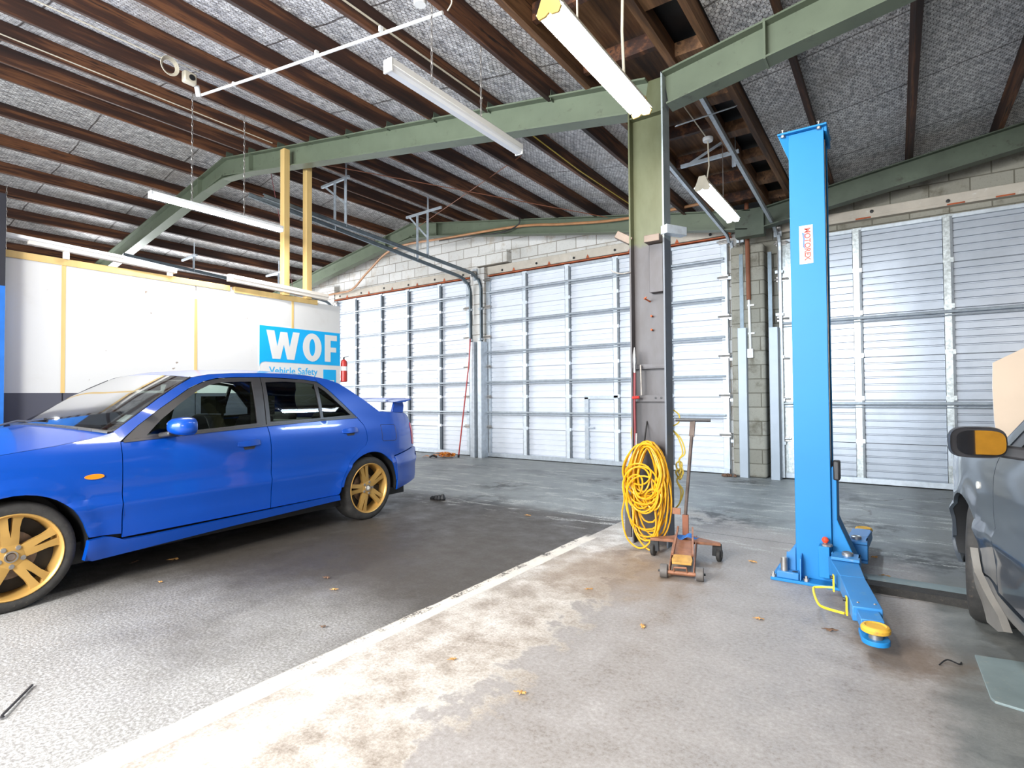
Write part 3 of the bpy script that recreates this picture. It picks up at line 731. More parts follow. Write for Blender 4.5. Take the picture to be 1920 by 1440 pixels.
# blue and black panel at the left picture edge
t = thing('wall_near_left', (-6.3, 1.1, 0), None, None, kind='structure'); t['label'] = 'blue wall end with black upper part at the left picture edge'
MB().box(-6.40, -1.0, 0, -6.27, 1.36, 2.16).build('blue_part', 'bluepanel', t)
MB().box(-6.40, -1.0, 2.16, -6.27, 1.36, 2.96).build('black_part', 'blackpanel', t)

# WOF board
t = thing('wof_sign', (XP+.01, 4.36, 1.2), 'blue and white board reading WOF on the white lining behind the car', 'sign')
YA, YB, ZB, ZT = 3.765, 4.965, 1.18, 2.085
MT['signwhite'] = M('sign_white', (.66, .64, .61), .4, 0, .02); MT['signblue'] = M('sign_cyan', (.0, .36, .72), .4, 0, .03)
MB().box(XP+.001, YA, ZB, XP+.007, YB, ZT).build('board', 'signwhite', t)
P = [(YA, 1.60), (YA, ZT), (YB, ZT), (YB, 1.625), (YA+.07, 1.635), (YA+.03, 1.625), (YA+.008, 1.60), (YA, 1.57)]
MB().prismX(P, XP+.007, XP+.009).build('blue_band', 'signblue', t)
def letter(polys, hole=None):
    m = MB()
    for P in polys:
        sheet(m, P, [hole] if hole else [], lambda u, v, d: (XP+.0105-d, u, v), .001, .2)
    m.build('lettering', 'signwhite', t, smooth=False)
zl, zh = 1.675, 2.035
def yy(f): return YA+f*(YB-YA)
letter([[(yy(.075), zh), (yy(.165), zh), (yy(.20), zl+.16), (yy(.235), zh-.01), (yy(.315), zh-.01), (yy(.345), zl+.16), (yy(.385), zh), (yy(.465), zh), (yy(.40), zl), (yy(.315), zl), (yy(.275), zl+.19), (yy(.235), zl), (yy(.145), zl)]])
def ell(cy, cz, ry, rz, n=28): return [(cy+ry*math.cos(2*math.pi*i/n), cz+rz*math.sin(2*math.pi*i/n)) for i in range(n)]
letter([ell(yy(.625), (zl+zh)/2, .145, .19)], ell(yy(.625), (zl+zh)/2, .045, .115))
letter([[(yy(.79), zl), (yy(.79), zh+.01), (yy(.955), zh+.01), (yy(.955), zh-.065), (yy(.868), zh-.065), (yy(.868), zl+.20), (yy(.945), zl+.20), (yy(.945), zl+.135), (yy(.868), zl+.135), (yy(.868), zl)]])
def text(s, size, mat, parent, place, name='lettering', bold=0.):
    cu = bpy.data.curves.new('text', 'FONT'); cu.body = s; cu.size = size; cu.extrude = .0005; cu.align_x = 'CENTER'; cu.align_y = 'CENTER'; cu.offset = bold
    ob = bpy.data.objects.new('text', cu); COL.objects.link(ob)
    dg = bpy.context.evaluated_depsgraph_get(); dg.update(); me = bpy.data.meshes.new_from_object(ob.evaluated_get(dg)); bpy.data.objects.remove(ob)
    m = MB(); m.add([place(v.co.x, v.co.y, v.co.z) for v in me.vertices], [tuple(p.vertices) for p in me.polygons])
    return m.build(name, mat, parent, smooth=False)
text('Vehicle Safety', .125, 'signblue', t, lambda x, y, z: (XP+.008+z, yy(.40)+x, 1.525+y), bold=.001)
text('Inspection', .125, 'signblue', t, lambda x, y, z: (XP+.008+z, yy(.37)+x, 1.395+y), bold=.001)
MB().box(XP+.007, yy(.77), 1.34, XP+.0085, yy(.945), 1.565).build('blue_square', 'signblue', t)
text('vtnz', .09, 'signwhite', t, lambda x, y, z: (XP+.0095+z, yy(.857)+x, 1.405+y), bold=.001)

# fire extinguisher on the end of the lining
t = thing('fire_extinguisher', (-6.42, 5.05, 1.38), 'small red fire extinguisher on the right end of the white lining', 'fire extinguisher')
MB().lathe([(0, 1.40), (.04, 1.40), (.05, 1.415), (.05, 1.66), (.04, 1.70), (.018, 1.72), (0, 1.72)], (-6.46, 5.045, 0), 'Z', 20).build('cylinder', 'red', t)
MB().lathe([(0, 1.72), (.014, 1.72), (.014, 1.75), (0, 1.75)], (-6.46, 5.045, 0), 'Z', 10).beam((-6.46, 5.045, 1.75), (-6.42, 5.10, 1.77), .015, .01).build('valve', 'black', t)
MB().lathe([(.0505, 1.56), (.0505, 1.62)], (-6.46, 5.045, 0), 'Z', 20).build('label_band', 'paper', t)

# ------------------------------------------------------------ things at the wall
def guard(x, y0, w_, h, label):
    P = [(x, 8.34), (x+.012, 8.30), (x+w_, 8.30), (x+w_+.01, 8.34), (x+w_+.01, 8.49), (x+w_, 8.49), (x+w_, 8.31), (x+.012, 8.31), (x+.012, 8.49), (x, 8.49)]
    return single(MB().prism(P, .0, h), 'track_guard', 'guardzinc' if x > -3 else 'galv', label, 'metal guard', 'bent zinc guards over the door tracks')  # right guards get a darker zinc, their weaker light put into the colour
guard(-6.82, 0, .115, 2.24, 'white lit zinc guard strip just left of the leaning red pole top')
guard(-6.63, 0, .10, 2.24, 'white lit zinc guard strip just right of the leaning red pole top')
guard(-1.86, 0, .12, 2.13, 'zinc guard strip on the left of the block pier with the white switch')
guard(-1.45, 0, .12, 2.11, 'zinc guard strip on the right of the block pier with the white switch')
t = thing('switch_box', (-1.69, 8.34, 1.70), 'small white switch box on the block pier behind the blue lift post', 'switch')
MB().box(-1.73, 8.31, 1.70, -1.65, 8.355, 1.83).build('box', 'white', t, bev=.006)
MB().box(-1.70, 8.302, 1.745, -1.68, 8.31, 1.78).build('rocker', 'white', t, bev=.003)
t = thing('conduit', (-1.70, 8.34, 1.83), 'conduit down the block pier, rusty brown above and white below', 'pipe')
MB().tube([(-1.69, 8.34, 1.83), (-1.70, 8.34, 2.55)], .018, 8).build('lower_pipe', 'white', t, label='white lower conduit')
MB().tube([(-1.70, 8.33, 2.53), (-1.71, 8.33, 3.92)], .030, 10).build('upper_pipe', 'brownpipe', t, label='rusty brown upper conduit')
for z in (2.45, 2.05): MB().box(-1.72, 8.33, z-.012, -1.63, 8.36, z+.012).build('clip', 'white', t)
t = thing('red_pole', (-7.0, 8.2, 0), 'thin dark red pole leaning between the two left doors', 'pole')
MB().tube([(-6.98, 8.15, .01), (-6.80, 8.26, 1.80), (-6.77, 8.27, 2.30)], .013, 8).build('rod', 'red', t)
MB().tube([(-6.98, 8.15, .0), (-6.98, 8.15, .05)], .02, 8).build('tip', 'black', t)
m = MB()
for i in range(9):
    x0 = -7.40+random.uniform(0, .28); y0 = 7.95+random.uniform(0, .22)
    P = smoothpath([(x0+random.uniform(-.1, .1), y0+random.uniform(-.08, .08), .012+random.uniform(0, .08)) for _ in range(6)], 4)
    for a, b in zip(P[:-1], P[1:]):
        if (b-a).length > 1e-4: m.beam(a, b, .035, .004)
for a, b in zip(*(lambda P: (P[:-1], P[1:]))(smoothpath([(-7.62, 7.83, .01), (-7.55, 7.86, .03), (-7.45, 7.90, .015), (-7.38, 8.0, .05)], 4))): m.beam(a, b, .05, .005)
single(m, 'webbing_strap', 'strap', 'crumpled heap of orange webbing at the foot of the red pole', 'strap')
single(MB().tube(smoothpath([(-7.45, 7.84, .012), (-7.38, 7.86, .04), (-7.3, 7.88, .014)]), .02, 6), 'strap_ratchet', 'black', 'small black buckle in front of the orange webbing heap', 'buckle')
# orange-brown pipe slung in front of the far rafter
m = MB().tube(smoothpath([(-1.9, 7.98, 3.93), (-3.4, 7.98, 3.93), (-4.5, 7.98, 4.05), (-5.4, 7.98, 4.18), (-7.0, 7.98, 4.26), (-8.55, 7.98, 4.30), (-9.5, 8.1, 3.98), (-10.3, 8.3, 3.70), (-10.8, 8.3, 3.66), (-11.6, 8.3, 3.66)], 8), .022, 8)
single(m, 'slung_pipe', 'copper', 'long thin orange brown pipe sagging along the block wall', 'pipe')
single(MB().tube(smoothpath([(-5.35, 7.96, 4.62), (-5.38, 7.96, 4.35), (-5.42, 7.96, 4.2), (-5.8, 7.96, 4.13), (-6.6, 7.97, 4.2), (-7.3, 7.98, 4.24)]), .012, 6), 'black_cable', 'black', 'short black cable hanging over the sagging orange pipe', 'cable')
# torsion spring ends over the doors
def spring(x, z, lab):
    t = thing('spring_bearing', (x, 8.44, z), lab, 'door fitting', 'spring fittings over the doors')
    MB().lathe([(0, -.05), (.055, -.05), (.06, -.02), (.045, 0), (.06, .02), (.055, .05), (0, .05)], (x, 8.42, z), 'X', 16).build('drum', 'steel', t)
    MB().box(x-.05, 8.45, z-.12, x+.05, 8.50, z+.10).build('plate', 'galv', t)
    MB().tube([(x, 8.41, z), (x+.005, 8.40, z-.9)], .006, 6).build('cable', 'steel', t)
spring(-6.80, 3.60, 'shiny drum fitting where the paired dark tracks curve down')
spring(-1.83, 3.52, 'zinc drum fitting right under the bluish lit batten')
spring(-1.33, 3.52, 'zinc drum fitting just left of the blue lift post top')
for x, lab in ((-1.80, 'dark slotted upright on the block pier under the bluish lit batten'), (-1.44, 'dark slotted upright in the recess left of the blue lift post')):
    single(MB().box(x-.025, 8.345 if x < -1.6 else 8.45, 2.1, x+.025, 8.36 if x < -1.6 else 8.47, 3.2), 'track_upright', 'galvdark', lab, 'metal upright')
# ============================================================ ceiling lights and services
def chain(x, y, z0, z1, par, mat='steel'):
    m = MB(); n = int((z1-z0)/.045)
    for i in range(n):
        z = z0+(i+.5)*(z1-z0)/n; h = (z1-z0)/n*.62; r = .0075
        P = [(r*math.cos(a), h*math.sin(a)) for a in [2*math.pi*k/8 for k in range(8)]]
        m.tube([(x+(p if i % 2 else 0), y+(0 if i % 2 else p), z+q) for p, q in P], .0028, 5, closed=True)
    return m.build('chain', mat, par)
def batten(name, x, y0, y1, z, lit, label, wd=.065, hh=.075, power=0, col=(1, .98, .95), kind='led'):
    t = thing(name, (x, (y0+y1)/2, z), label, 'ceiling light', 'ceiling light battens')
    if kind == 'led':
        m = MB().box(x-wd/2, y0+.006, z+hh*.45, x+wd/2, y1-.006, z+hh); m.build('housing', 'white', t, bev=.004)
        P = [(x-wd*.46, z+hh*.45), (x-wd*.46, z+hh*.22), (x-wd*.30, z), (x+wd*.30, z), (x+wd*.46, z+hh*.22), (x+wd*.46, z+hh*.45)]
        MB().prismY(P, y0+.015, y1-.015).build('diffuser', emit(name+'_light', (*col, 1), lit) if lit else 'diff', t)
        for a, b in ((y0, y0+.016), (y1-.016, y1)): MB().box(x-wd*.5, a, z-.002, x+wd*.5, b, z+hh+.002).build('end_cap', 'white', t, bev=.003)
    else:
        P = [(x-.085, z+.012), (x-.045, z+.055), (x+.045, z+.055), (x+.085, z+.012), (x+.082, z+.008), (x+.044, z+.048), (x-.044, z+.048), (x-.082, z+.008)]
        MB().prismY(P, y0, y1).build('reflector', 'white', t, smooth=False)
        MB().box(x-.035, y0, z+.055, x+.035, y1, z+.10).build('housing', 'white' if kind == 'old' else 'cream', t, bev=.003)
        e = emit(name+'_tube_light', (*col, 1), lit)
        for dx in (-.038, .038): MB().tube([(x+dx, y0+.02, z+.0), (x+dx, y1-.02, z+.0)], .019, 12).build('tube', e, t)
        MT.setdefault('capyellow', M('yellowed_end_cap', (.50, .33, .09), .5))
        for yy_ in (y0-.012, y1):
            m = MB().prismY([(x-.075, z+.0), (x-.06, z-.028), (x-.02, z-.024), (x, z-.01), (x+.02, z-.024), (x+.06, z-.028), (x+.075, z), (x+.05, z+.06), (x+.03, z+.115), (x-.03, z+.115), (x-.05, z+.06)], yy_, yy_+.012)
            m.build('end_cap', 'capyellow' if power < 20 else 'cream', t)
    if power:
        l = bpy.data.lights.new(name+'_glow', 'AREA'); l.shape = 'RECTANGLE'; l.size = .07; l.size_y = y1-y0-.1; l.energy = power; l.color = col
        o = bpy.data.objects.new(name+'_glow', l); COL.objects.link(o); o.location = (x, (y0+y1)/2, z-.035)
    return t
L1 = batten('batten_light', -2.55, 2.32, 3.78, 3.20, 0, 'switched off white batten hanging in front of the green rafter', .075, .08)
L2 = batten('batten_light', -6.10, 2.40, 3.85, 3.20, 30, 'lit white batten hanging above the white lining', .075, .065, 32)
L3 = batten('fluorescent_light', -1.45, 2.44, 3.70, 3.19, 16, 'lit twin tube light with yellowed ends near the top of the steel column', col=(1, .93, .82), kind='tube', power=15)
L4 = batten('fluorescent_light', -1.50, 5.38, 6.58, 3.18, 18, 'bluish lit twin tube light far right of the steel column', col=(.62, .80, 1.0), kind='tube', power=38)
L5 = batten('batten_light', -10.6, 1.2, 2.7, 3.20, 14, 'lit batten on the far side of the white lining', .065, .06, 110)
for par, x, y, z1 in ((L1, -2.55, 2.72, 3.86), (L1, -2.55, 3.26, 3.86), (L2, -6.09, 2.80, 4.44), (L2, -6.09, 3.37, 4.44), (L5, -10.6, 1.6, 4.32), (L5, -10.6, 2.3, 4.32)): chain(x, y, 3.27, z1, par)
MB().tube([(-1.45, 2.75, 3.29), (-1.455, 2.75, 3.95)], .006, 6).build('hanging_cord', 'cream', L3)
MB().tube([(-1.44, 3.38, 3.29), (-1.45, 3.38, 3.6), (-1.44, 3.38, 3.97)], .010, 6).build('hanging_cord', 'cream', L3)
t = thing('ceiling_rose', (-1.5, 5.56, 3.70), 'small white ceiling rose with cord above the bluish twin tube light', 'ceiling rose')
MB().lathe([(0, 3.70), (.045, 3.70), (.05, 3.715), (.05, 3.735), (0, 3.74)], (-1.49, 5.56, 0), 'Z', 20).build('rose', 'white', t)
MB().tube([(-1.49, 5.56, 3.70), (-1.48, 5.55, 3.45), (-1.5, 5.53, 3.29)], .007, 6).tube([(-1.49, 5.56, 3.72), (-1.62, 5.2, 3.95)], .006, 6).build('cord', 'cream', t)
MB().tube([(-1.5, 6.17, 3.28), (-1.5, 6.17, 3.95)], .004, 6).build('hanging_cord', 'steel', L4)
# white conduit under the purlins, with its fittings
t = thing('ceiling_conduit', (-4.1, 2.75, 4.06), 'white conduit running across under the purlins left of the top centre', 'pipe')
MB().tube([(-5.72, 2.70, 4.245), (-4.6, 2.735, 4.094), (-2.50, 2.775, 3.812)], .0125, 10).build('pipe', 'white', t)
for f_ in (.18, .36, .58, .82): MB().beam((-5.72+3.22*f_-.01, 2.74, 4.245-.433*f_+.016), (-5.72+3.22*f_+.01, 2.74, 4.245-.433*f_+.016), .03, .04).build('clip', 'white', t)
t = thing('ceiling_outlet', (-5.62, 2.58, 4.25), 'beige socket with white plug on a purlin at the left end of the white conduit', 'socket')
MB().box(-5.67, 2.50, 4.27, -5.60, 2.62, 4.38).build('box', 'cream', t, bev=.015)
MB().lathe([(0, 0), (.028, 0), (.028, .008), (0, .008)], (-5.60, 2.57, 4.325), 'X', 16).build('face', 'black', t)
MB().tube([(-5.66, 2.64, 4.30), (-5.70, 2.68, 4.22)], .025, 10).build('plug', 'white', t)
m = MB()
for i in range(5):
    r_ = .065+.006*i; m.tube([(-5.60+.006*i, 2.36+r_*.9*math.cos(2*math.pi*j/24), 4.33+r_*math.sin(2*math.pi*j/24)) for j in range(24)], .004, 5, closed=True)
m.tube(smoothpath([(-5.60, 2.42, 4.39), (-5.60, 2.52, 4.41), (-5.60, 2.64, 4.41)], 5), .005, 5)
single(m, 'cable_coil', 'cream', 'small coil of cream cable hung on the purlin beside the beige socket', 'cable')
t = thing('purlin_cable', (-5.59, .4, 4.36), 'cream cable clipped along the dark purlin at the top left corner', 'cable')
MB().tube([(-5.595, -3, 4.37), (-5.595, .0, 4.375), (-5.595, 2.30, 4.38)], .006, 6).build('cable', 'cream', t)
t = thing('ceiling_outlet', (-2.55, 2.70, 3.86), 'white socket under a purlin at the upper end of the white conduit', 'socket')
MB().lathe([(0, 3.84), (.04, 3.84), (.045, 3.86), (.045, 3.93), (0, 3.93)], (-2.60, 2.66, 0), 'Z', 16).build('box', 'white', t)
MB().tube(smoothpath([(-2.46, 2.78, 3.81), (-2.42, 2.78, 3.86), (-2.45, 2.76, 3.93)], 4), .005, 6).build('cord', 'cream', t)
single(MB().tube([(-3.20, -3, 4.01), (-3.19, 1, 4.02), (-3.19, 4.1, 4.03)], .008, 6), 'purlin_cable', 'cream', 'cream cable along the second purlin left of the steel column', 'cable')
single(MB().tube([(-3.19, 4.35, 4.03), (-3.18, 6, 3.98), (-3.19, 8.5, 4.03)], .007, 6), 'purlin_cable', 'cord', 'pale cable along the purlin behind the green rafter left of the steel column', 'cable')
single(MB().tube([(-6.72, -3, 4.56), (-6.72, 4.1, 4.56)], .006, 6), 'purlin_cable', 'cream', 'thin pale cable along a purlin near the ridge at the left', 'cable')
# bracing rods
for a, b, l in (((-3.75, 5.6, 4.16), (-7.95, 7.95, 4.58), 'thin brown bracing rod rising from the door tracks to the switched off batten'),
                ((-6.3, 4.5, 4.32), (-3.7, 7.95, 4.0), 'thin brown bracing rod running right below the purlins above the middle door')):
    single(MB().tube([a, b], .006, 6), 'bracing_rod', 'brownpipe', l, 'rod')
for a, b, l in (((-7.47, 4.5, 4.64), (-9.9, 6.6, 2.9), 'thin red wire hanging behind the lit batten above the lining'),):
    single(MB().tube([a, b], .005, 6), 'hanging_wire', 'redhose', l, 'wire')
t = thing('brace_bracket', (-1.35, 4.9, 3.7), 'slotted zinc angle brackets right of the steel column top', 'bracket')
MB().beam((-1.46, 4.50, 3.42), (-1.12, 5.1, 3.74), .03, .006).build('diagonal', 'galv', t)
MB().beam((-1.46, 4.55, 3.72), (-.98, 4.62, 3.80), .03, .03).build('bar', 'galv', t)

# ============================================================ two-post lift, left post with its arms
t = thing('lift_post', (-.44, 4.0, 0), 'tall light blue post of the car lift with two swing arms', 'car lift')
MB().box(-.68, 3.83, 0, -.22, 4.22, .018).build('base_plate', 'liftblue', t, bev=.003)
m = MB(); x0, x1, y0, y1 = -.545, -.345, 3.93, 4.15
m.prism([(x0, y0), (x1, y0), (x1, y0+.035), (x1-.006, y0+.035), (x1-.006, y0+.006), (x0+.006, y0+.006), (x0+.006, y1-.006), (x1-.006, y1-.006), (x1-.006, y1-.035), (x1, y1-.035), (x1, y1), (x0, y1)], .018, 2.86)
m.build('mast', 'liftblue', t, bev=.004)
m = MB().box(-.605, 3.90, 2.862, -.325, 4.18, 2.874)
m.add([(-.605, 3.92, 2.865), (-.545, 3.935, 2.865), (-.545, 3.935, 2.70), (-.605, 4.14, 2.865), (-.545, 4.14, 2.865), (-.545, 4.14, 2.70)], [(0, 1, 2), (5, 4, 3), (0, 2, 5, 3)])
m.add([(-.345, 3.935, 2.865), (-.328, 3.935, 2.865), (-.328, 4.16, 2.865), (-.345, 4.16, 2.865), (-.345, 3.935, 2.84), (-.328, 3.935, 2.83), (-.328, 4.16, 2.80), (-.345, 4.16, 2.80)], [(0, 1, 2, 3), (4, 5, 6, 7), (0, 1, 5, 4), (3, 2, 6, 7), (1, 2, 6, 5), (0, 3, 7, 4)])
m.build('top_plate', 'liftblue', t, bev=.002)
for x, y in ((-.575, 3.915), (-.37, 3.915), (-.575, 4.15), (-.37, 4.15)):
    MB().lathe([(0, 2.846), (.013, 2.846), (.013, 2.860), (.006, 2.862), (.006, 2.89), (.011, 2.89), (.011, 2.895), (0, 2.895)], (x, y, 0), 'Z', 6).build('bolt', 'steel', t)
# slot, chain and carriage on the right side
MB().tube([(-.352, 3.99, .7), (-.352, 3.99, 2.8)], .010, 8).build('chain', 'steel', t)
MB().box(-.40, 4.0, .20, -.352, 4.12, .9).build('slider', 'liftblue', t)
MB().prismY([(-.345, .72), (-.315, .74), (-.315, .40), (-.30, .36), (-.20, .12), (-.20, .09), (-.345, .09)], 3.955, 4.125).build('carriage', 'liftblue', t, bev=.004)
m = MB().box(-.335, 3.95, .64, -.295, 4.03, .765); m.build('lock_cover', 'plastic_black', t, bev=.012)
for y in (3.925, 4.15): MB().prismY([(-.545, .20), (-.562, .195), (-.635, .08), (-.665, .018), (-.545, .018)], y-.004, y+.004).build('gusset', 'liftworn', t, bev=.002)
MB().prismX([(3.93, .17), (3.92, .17), (3.86, .15), (3.845, .02), (3.93, .02)], -.515, -.507).build('gusset', 'liftworn', t, bev=.002)
MB().box(-.60, 3.934, .018, -.512, 3.942, .165).build('gusset', 'liftworn', t, bev=.002)
MB().box(-.645, 3.845, .018, -.52, 3.925, .06).build('pin_holder', 'liftworn', t, bev=.004)
MB().lathe([(0, .06), (.021, .06), (.021, .14), (.017, .145), (0, .145)], (-.605, 3.875, 0), 'Z', 16).build('adapter', 'steel', t)
MB().lathe([(.018, .0605), (.0, .0605)], (-.545, 3.88, 0), 'Z', 16).build('socket_hole', 'black', t)
for x, y in ((-.665, 3.85), (-.48, 3.86), (-.665, 4.19), (-.25, 4.19)):
    MB().lathe([(0, .018), (.016, .018), (.016, .034), (.008, .036), (.008, .05), (0, .05)], (x, y, 0), 'Z', 6).build('anchor_bolt', 'steel', t)
MB().tube([(-.375, 3.88, .16), (-.375, 3.88, .27)], .008, 8).lathe([(0, .25), (.03, .25), (.03, .262), (0, .262)], (-.365, 3.87, 0), 'Z', 8).build('lock_pin', 'steel', t)
MB().lathe([(0, .262), (.013, .267), (.021, .283), (.013, .299), (0, .304)], (-.375, 3.88, 0), 'Z', 16).build('lock_knob', 'redball', t)
MB().box(-.41, 3.84, .06, -.35, 3.92, .25).build('lock_housing', 'liftblue', t, bev=.004)
# sticker
st = MB().box(-.492, 3.9275, 2.01, -.415, 3.9295, 2.255).build('sticker', 'paper', t)
MT['printred'] = M('print_red', (.70, .06, .04), .5, 0, .0); MT['printblue'] = M('print_blue', (.06, .15, .50), .5, 0, .0)
text('MOTOREX', .052, 'printred', st, lambda x, y, z: (-.447+y*.9, 3.9265-z, 2.135-x*.82), bold=.0022)
MB().prismY([(-.478, 2.215), (-.455, 2.20), (-.462, 2.15), (-.458, 2.10), (-.472, 2.12), (-.470, 2.17)], 3.9268, 3.9274).build('logo_swoosh', 'printblue', st)
# carriage fork and pivots for both arms
def pivot(cx, cy):
    MB().box(cx-.07, cy-.06, .205, cx+.075, cy+.08, .222).box(cx-.07, cy-.06, .085, cx+.075, cy+.08, .10).box(cx-.075, cy+.04, .085, cx-.06, cy+.08, .222).box(cx+.062, cy-.01, .085, cx+.075, cy+.08, .222).build('fork', 'liftworn', t, bev=.003)
    MB().lathe([(0, .222), (.030, .222), (.030, .238), (.024, .242), (.020, .240), (0, .238)], (cx+.01, cy+.02, 0), 'Z', 20).build('pivot_pin', 'steel', t)
pivot(-.265, 3.80); pivot(-.245, 4.27)
def arm(p0, p1, wide, zt_, label):
    """swing arm from its pivot p0 to the pad p1"""
    p0, p1 = Vector((*p0, 0)), Vector((*p1, 0)); d = (p1-p0); L_ = d.length; d.normalize(); n_ = Vector((-d.y, d.x, 0))
    def W(a, b, z): q = p0+d*a+n_*b; return (q.x, q.y, z)
    def tub(a0, a1, w0, w1, z0, z1, zz0, zz1):
        v = [W(a0, -w0, z0), W(a0, w0, z0), W(a0, w0, z1), W(a0, -w0, z1), W(a1, -w1, zz0), W(a1, w1, zz0), W(a1, w1, zz1), W(a1, -w1, zz1)]
        return v, [(0, 1, 2, 3), (0, 4, 5, 1), (1, 5, 6, 2), (2, 6, 7, 3), (3, 7, 4, 0), (7, 6, 5, 4)]
    o = MB(); o.add(*tub(-.03, L_*.34, .075, .058, .10, .205, .10, .19)); o.add(*tub(L_*.34, L_*.80, .058, .062, .10, .19, .095, .165))
    ob = o.build('swing_arm', 'liftworn', t, bev=.004); ob['label'] = label
    MB().add(*tub(L_*.78, L_*.93, .046, .046, .105, .155, .10, .15)).build('inner_arm', 'liftworn', ob, bev=.003)
    P = []
    for k in range(9):
        an = -math.pi/2+math.pi*k/8; P.append((L_+.055*math.cos(an), .055*math.sin(an)))
    P += [(L_*.88, .05), (L_*.88, -.05)]
    P = [W(a, b, 0)[:2] for a, b in P]
    MB().prism(P, .072, .094).build('pad_seat', 'liftblue', ob, bev=.003)
    c = W(L_, 0, 0)
    MB().lathe([(.028, .094), (.028, .120), (.022, .122)], c, 'Z', 20).build('pad_screw', 'steel', ob)
    r_ = .057
    MB().lathe([(0, .120), (r_-.012, .120), (r_, .126), (r_+.001, .140), (r_-.006, .150), (r_-.014, .152), (r_-.02, .148), (0, .148)], c, 'Z', 28).build('pad', 'yellowpad', ob)
    return ob, W, L_, n_
ob, W, L_, n_ = arm((-.275, 3.80), (-.095, 2.94), .06, .2, 'near swing arm with yellow pad and yellow guard rail')
m = MB()
for a in (.25, .60): m.beam(W(a, -.084 if a < .5 else -.072, .085), W(a, -.084 if a < .5 else -.072, .175), .03, .006, n_)
m.tube(smoothpath([W(.25, -.084, .105), W(.24, -.16, .095), W(.27, -.185, .09), W(.47, -.185, .085), W(.54, -.16, .085), W(.60, -.082, .09)], 4), .0065, 8)
g = m.build('guard_rail', 'yellow', ob)
m = MB()
for a in (.25, .60): m.lathe([(0, -.012), (.009, -.01), (.009, 0), (0, 0)], W(a, -.087 if a < .5 else -.076, .16), 'X', 8)
m.build('bolt', 'black', ob)
m = MB()
for a, b in ((L_*.74, -.03), (L_*.74, .04), (.06, 0)): c = W(a, b, 0); m.lathe([(0, .166), (.008, .168), (0, .174)], c, 'Z', 8)
m.build('rivet', 'steel', ob)
arm((-.245, 4.27), (-.225, 5.03), .06, .2, 'far swing arm with yellow pad')

# cable ramp and floor plate
t = thing('floor_ramp', (.6, 4.05, 0), 'long black edged ramp on the floor between the lift post and the grey car', 'ramp')
MB().prismX([(3.93, 0), (3.96, .035), (4.14, .045), (4.24, 0)], -.22, 2.2).build('body', 'plate', t, label='grey sloping body')
MT['ramp'] = M('black_ramp_rubber', (.022, .020, .018), .8, 0, .3, 30, dirt=(.07, .055, .04), bump=.3)
MB().prismX([(3.915, 0), (3.925, .04), (4.01, .047), (4.01, .03)], -.24, 2.2).build('edge', 'ramp', t, label='black front edge')
P = [(.265, 3.215), (.275, 2.80), (.285, 2.775), (.95, 2.64), (.95, 3.34)]
single(MB().prism(P, 0, .010), 'floor_plate', 'plate', 'weathered grey green steel plate on the floor at the bottom right corner', 'floor plate', bev=.002)

# ============================================================ trolley jack
t = thing('trolley_jack', (-1.22, 3.85, 0), 'rusty orange trolley jack with a tall upright T handle beside the steel column', 'jack')
# jack axis: nose toward the camera and a little right
J0, J1 = Vector((-1.15, 3.53, 0)), Vector((-1.30, 4.10, 0)); jd = (J1-J0).normalized(); jn = Vector((jd.y, -jd.x, 0))
def JW(a, b, z): q = J0+jd*a+jn*b; return (q.x, q.y, z)
for s in (-1, 1):
    m = MB(); pts = [(-.035, .035), (-.03, .075), (.06, .095), (.30, .135), (.55, .15), (.58, .11), (.50, .07), (.25, .05), (.0, .03)]
    P0 = [JW(a, s*.075-.004, z) for a, z in pts]; P1 = [JW(a, s*.075+.004, z) for a, z in pts]; n = len(pts)
    m.add(P0+P1, [tuple(range(n)), tuple(reversed(range(n, 2*n)))]+[(i, (i+1) % n, n+(i+1) % n, n+i) for i in range(n)])
    m.build('side_plate', 'jack', t, bev=.002)
def jbox(m, a0, a1, b0, b1, z0, z1, z0b=None, z1b=None):
    z0b = z0 if z0b is None else z0b; z1b = z1 if z1b is None else z1b
    v = [JW(a0, b0, z0), JW(a0, b1, z0), JW(a0, b1, z1), JW(a0, b0, z1), JW(a1, b0, z0b), JW(a1, b1, z0b), JW(a1, b1, z1b), JW(a1, b0, z1b)]
    return m.add(v, [(0, 1, 2, 3), (0, 4, 5, 1), (1, 5, 6, 2), (2, 6, 7, 3), (3, 7, 4, 0), (7, 6, 5, 4)])
jbox(MB(), .08, .40, -.062, .062, .075, .105, .12, .150).build('cover', 'jack', t, bev=.004)
m = MB(); P = [(-.0, -.06), (.0, .06), (.05, .065), (.11, .055), (.11, -.055), (.05, -.065)]
v = [JW(a, b, .088+.25*max(0, a)) for a, b in P]+[JW(a, b, .102+.2*max(0, a)) for a, b in P]; n = len(P)
m.add(v, [tuple(reversed(range(n))), tuple(range(n, 2*n))]+[(i, (i+1) % n, n+(i+1) % n, n+i) for i in range(n)]); m.build('saddle', 'jackpan', t, bev=.003)
MB().tube([JW(-.03, -.085, .045), JW(-.03, .085, .045)], .012, 10).build('cross_bar', 'jack', t)
MB().tube([JW(-.035, -.045, .05), JW(-.045, -.045, .082), JW(-.045, .03, .085), JW(-.035, .035, .05)], .006, 8).build('front_handle', 'jack', t)
jbox(MB(), .0, .06, -.07, .07, .02, .03).build('floor_bar', 'jack', t)
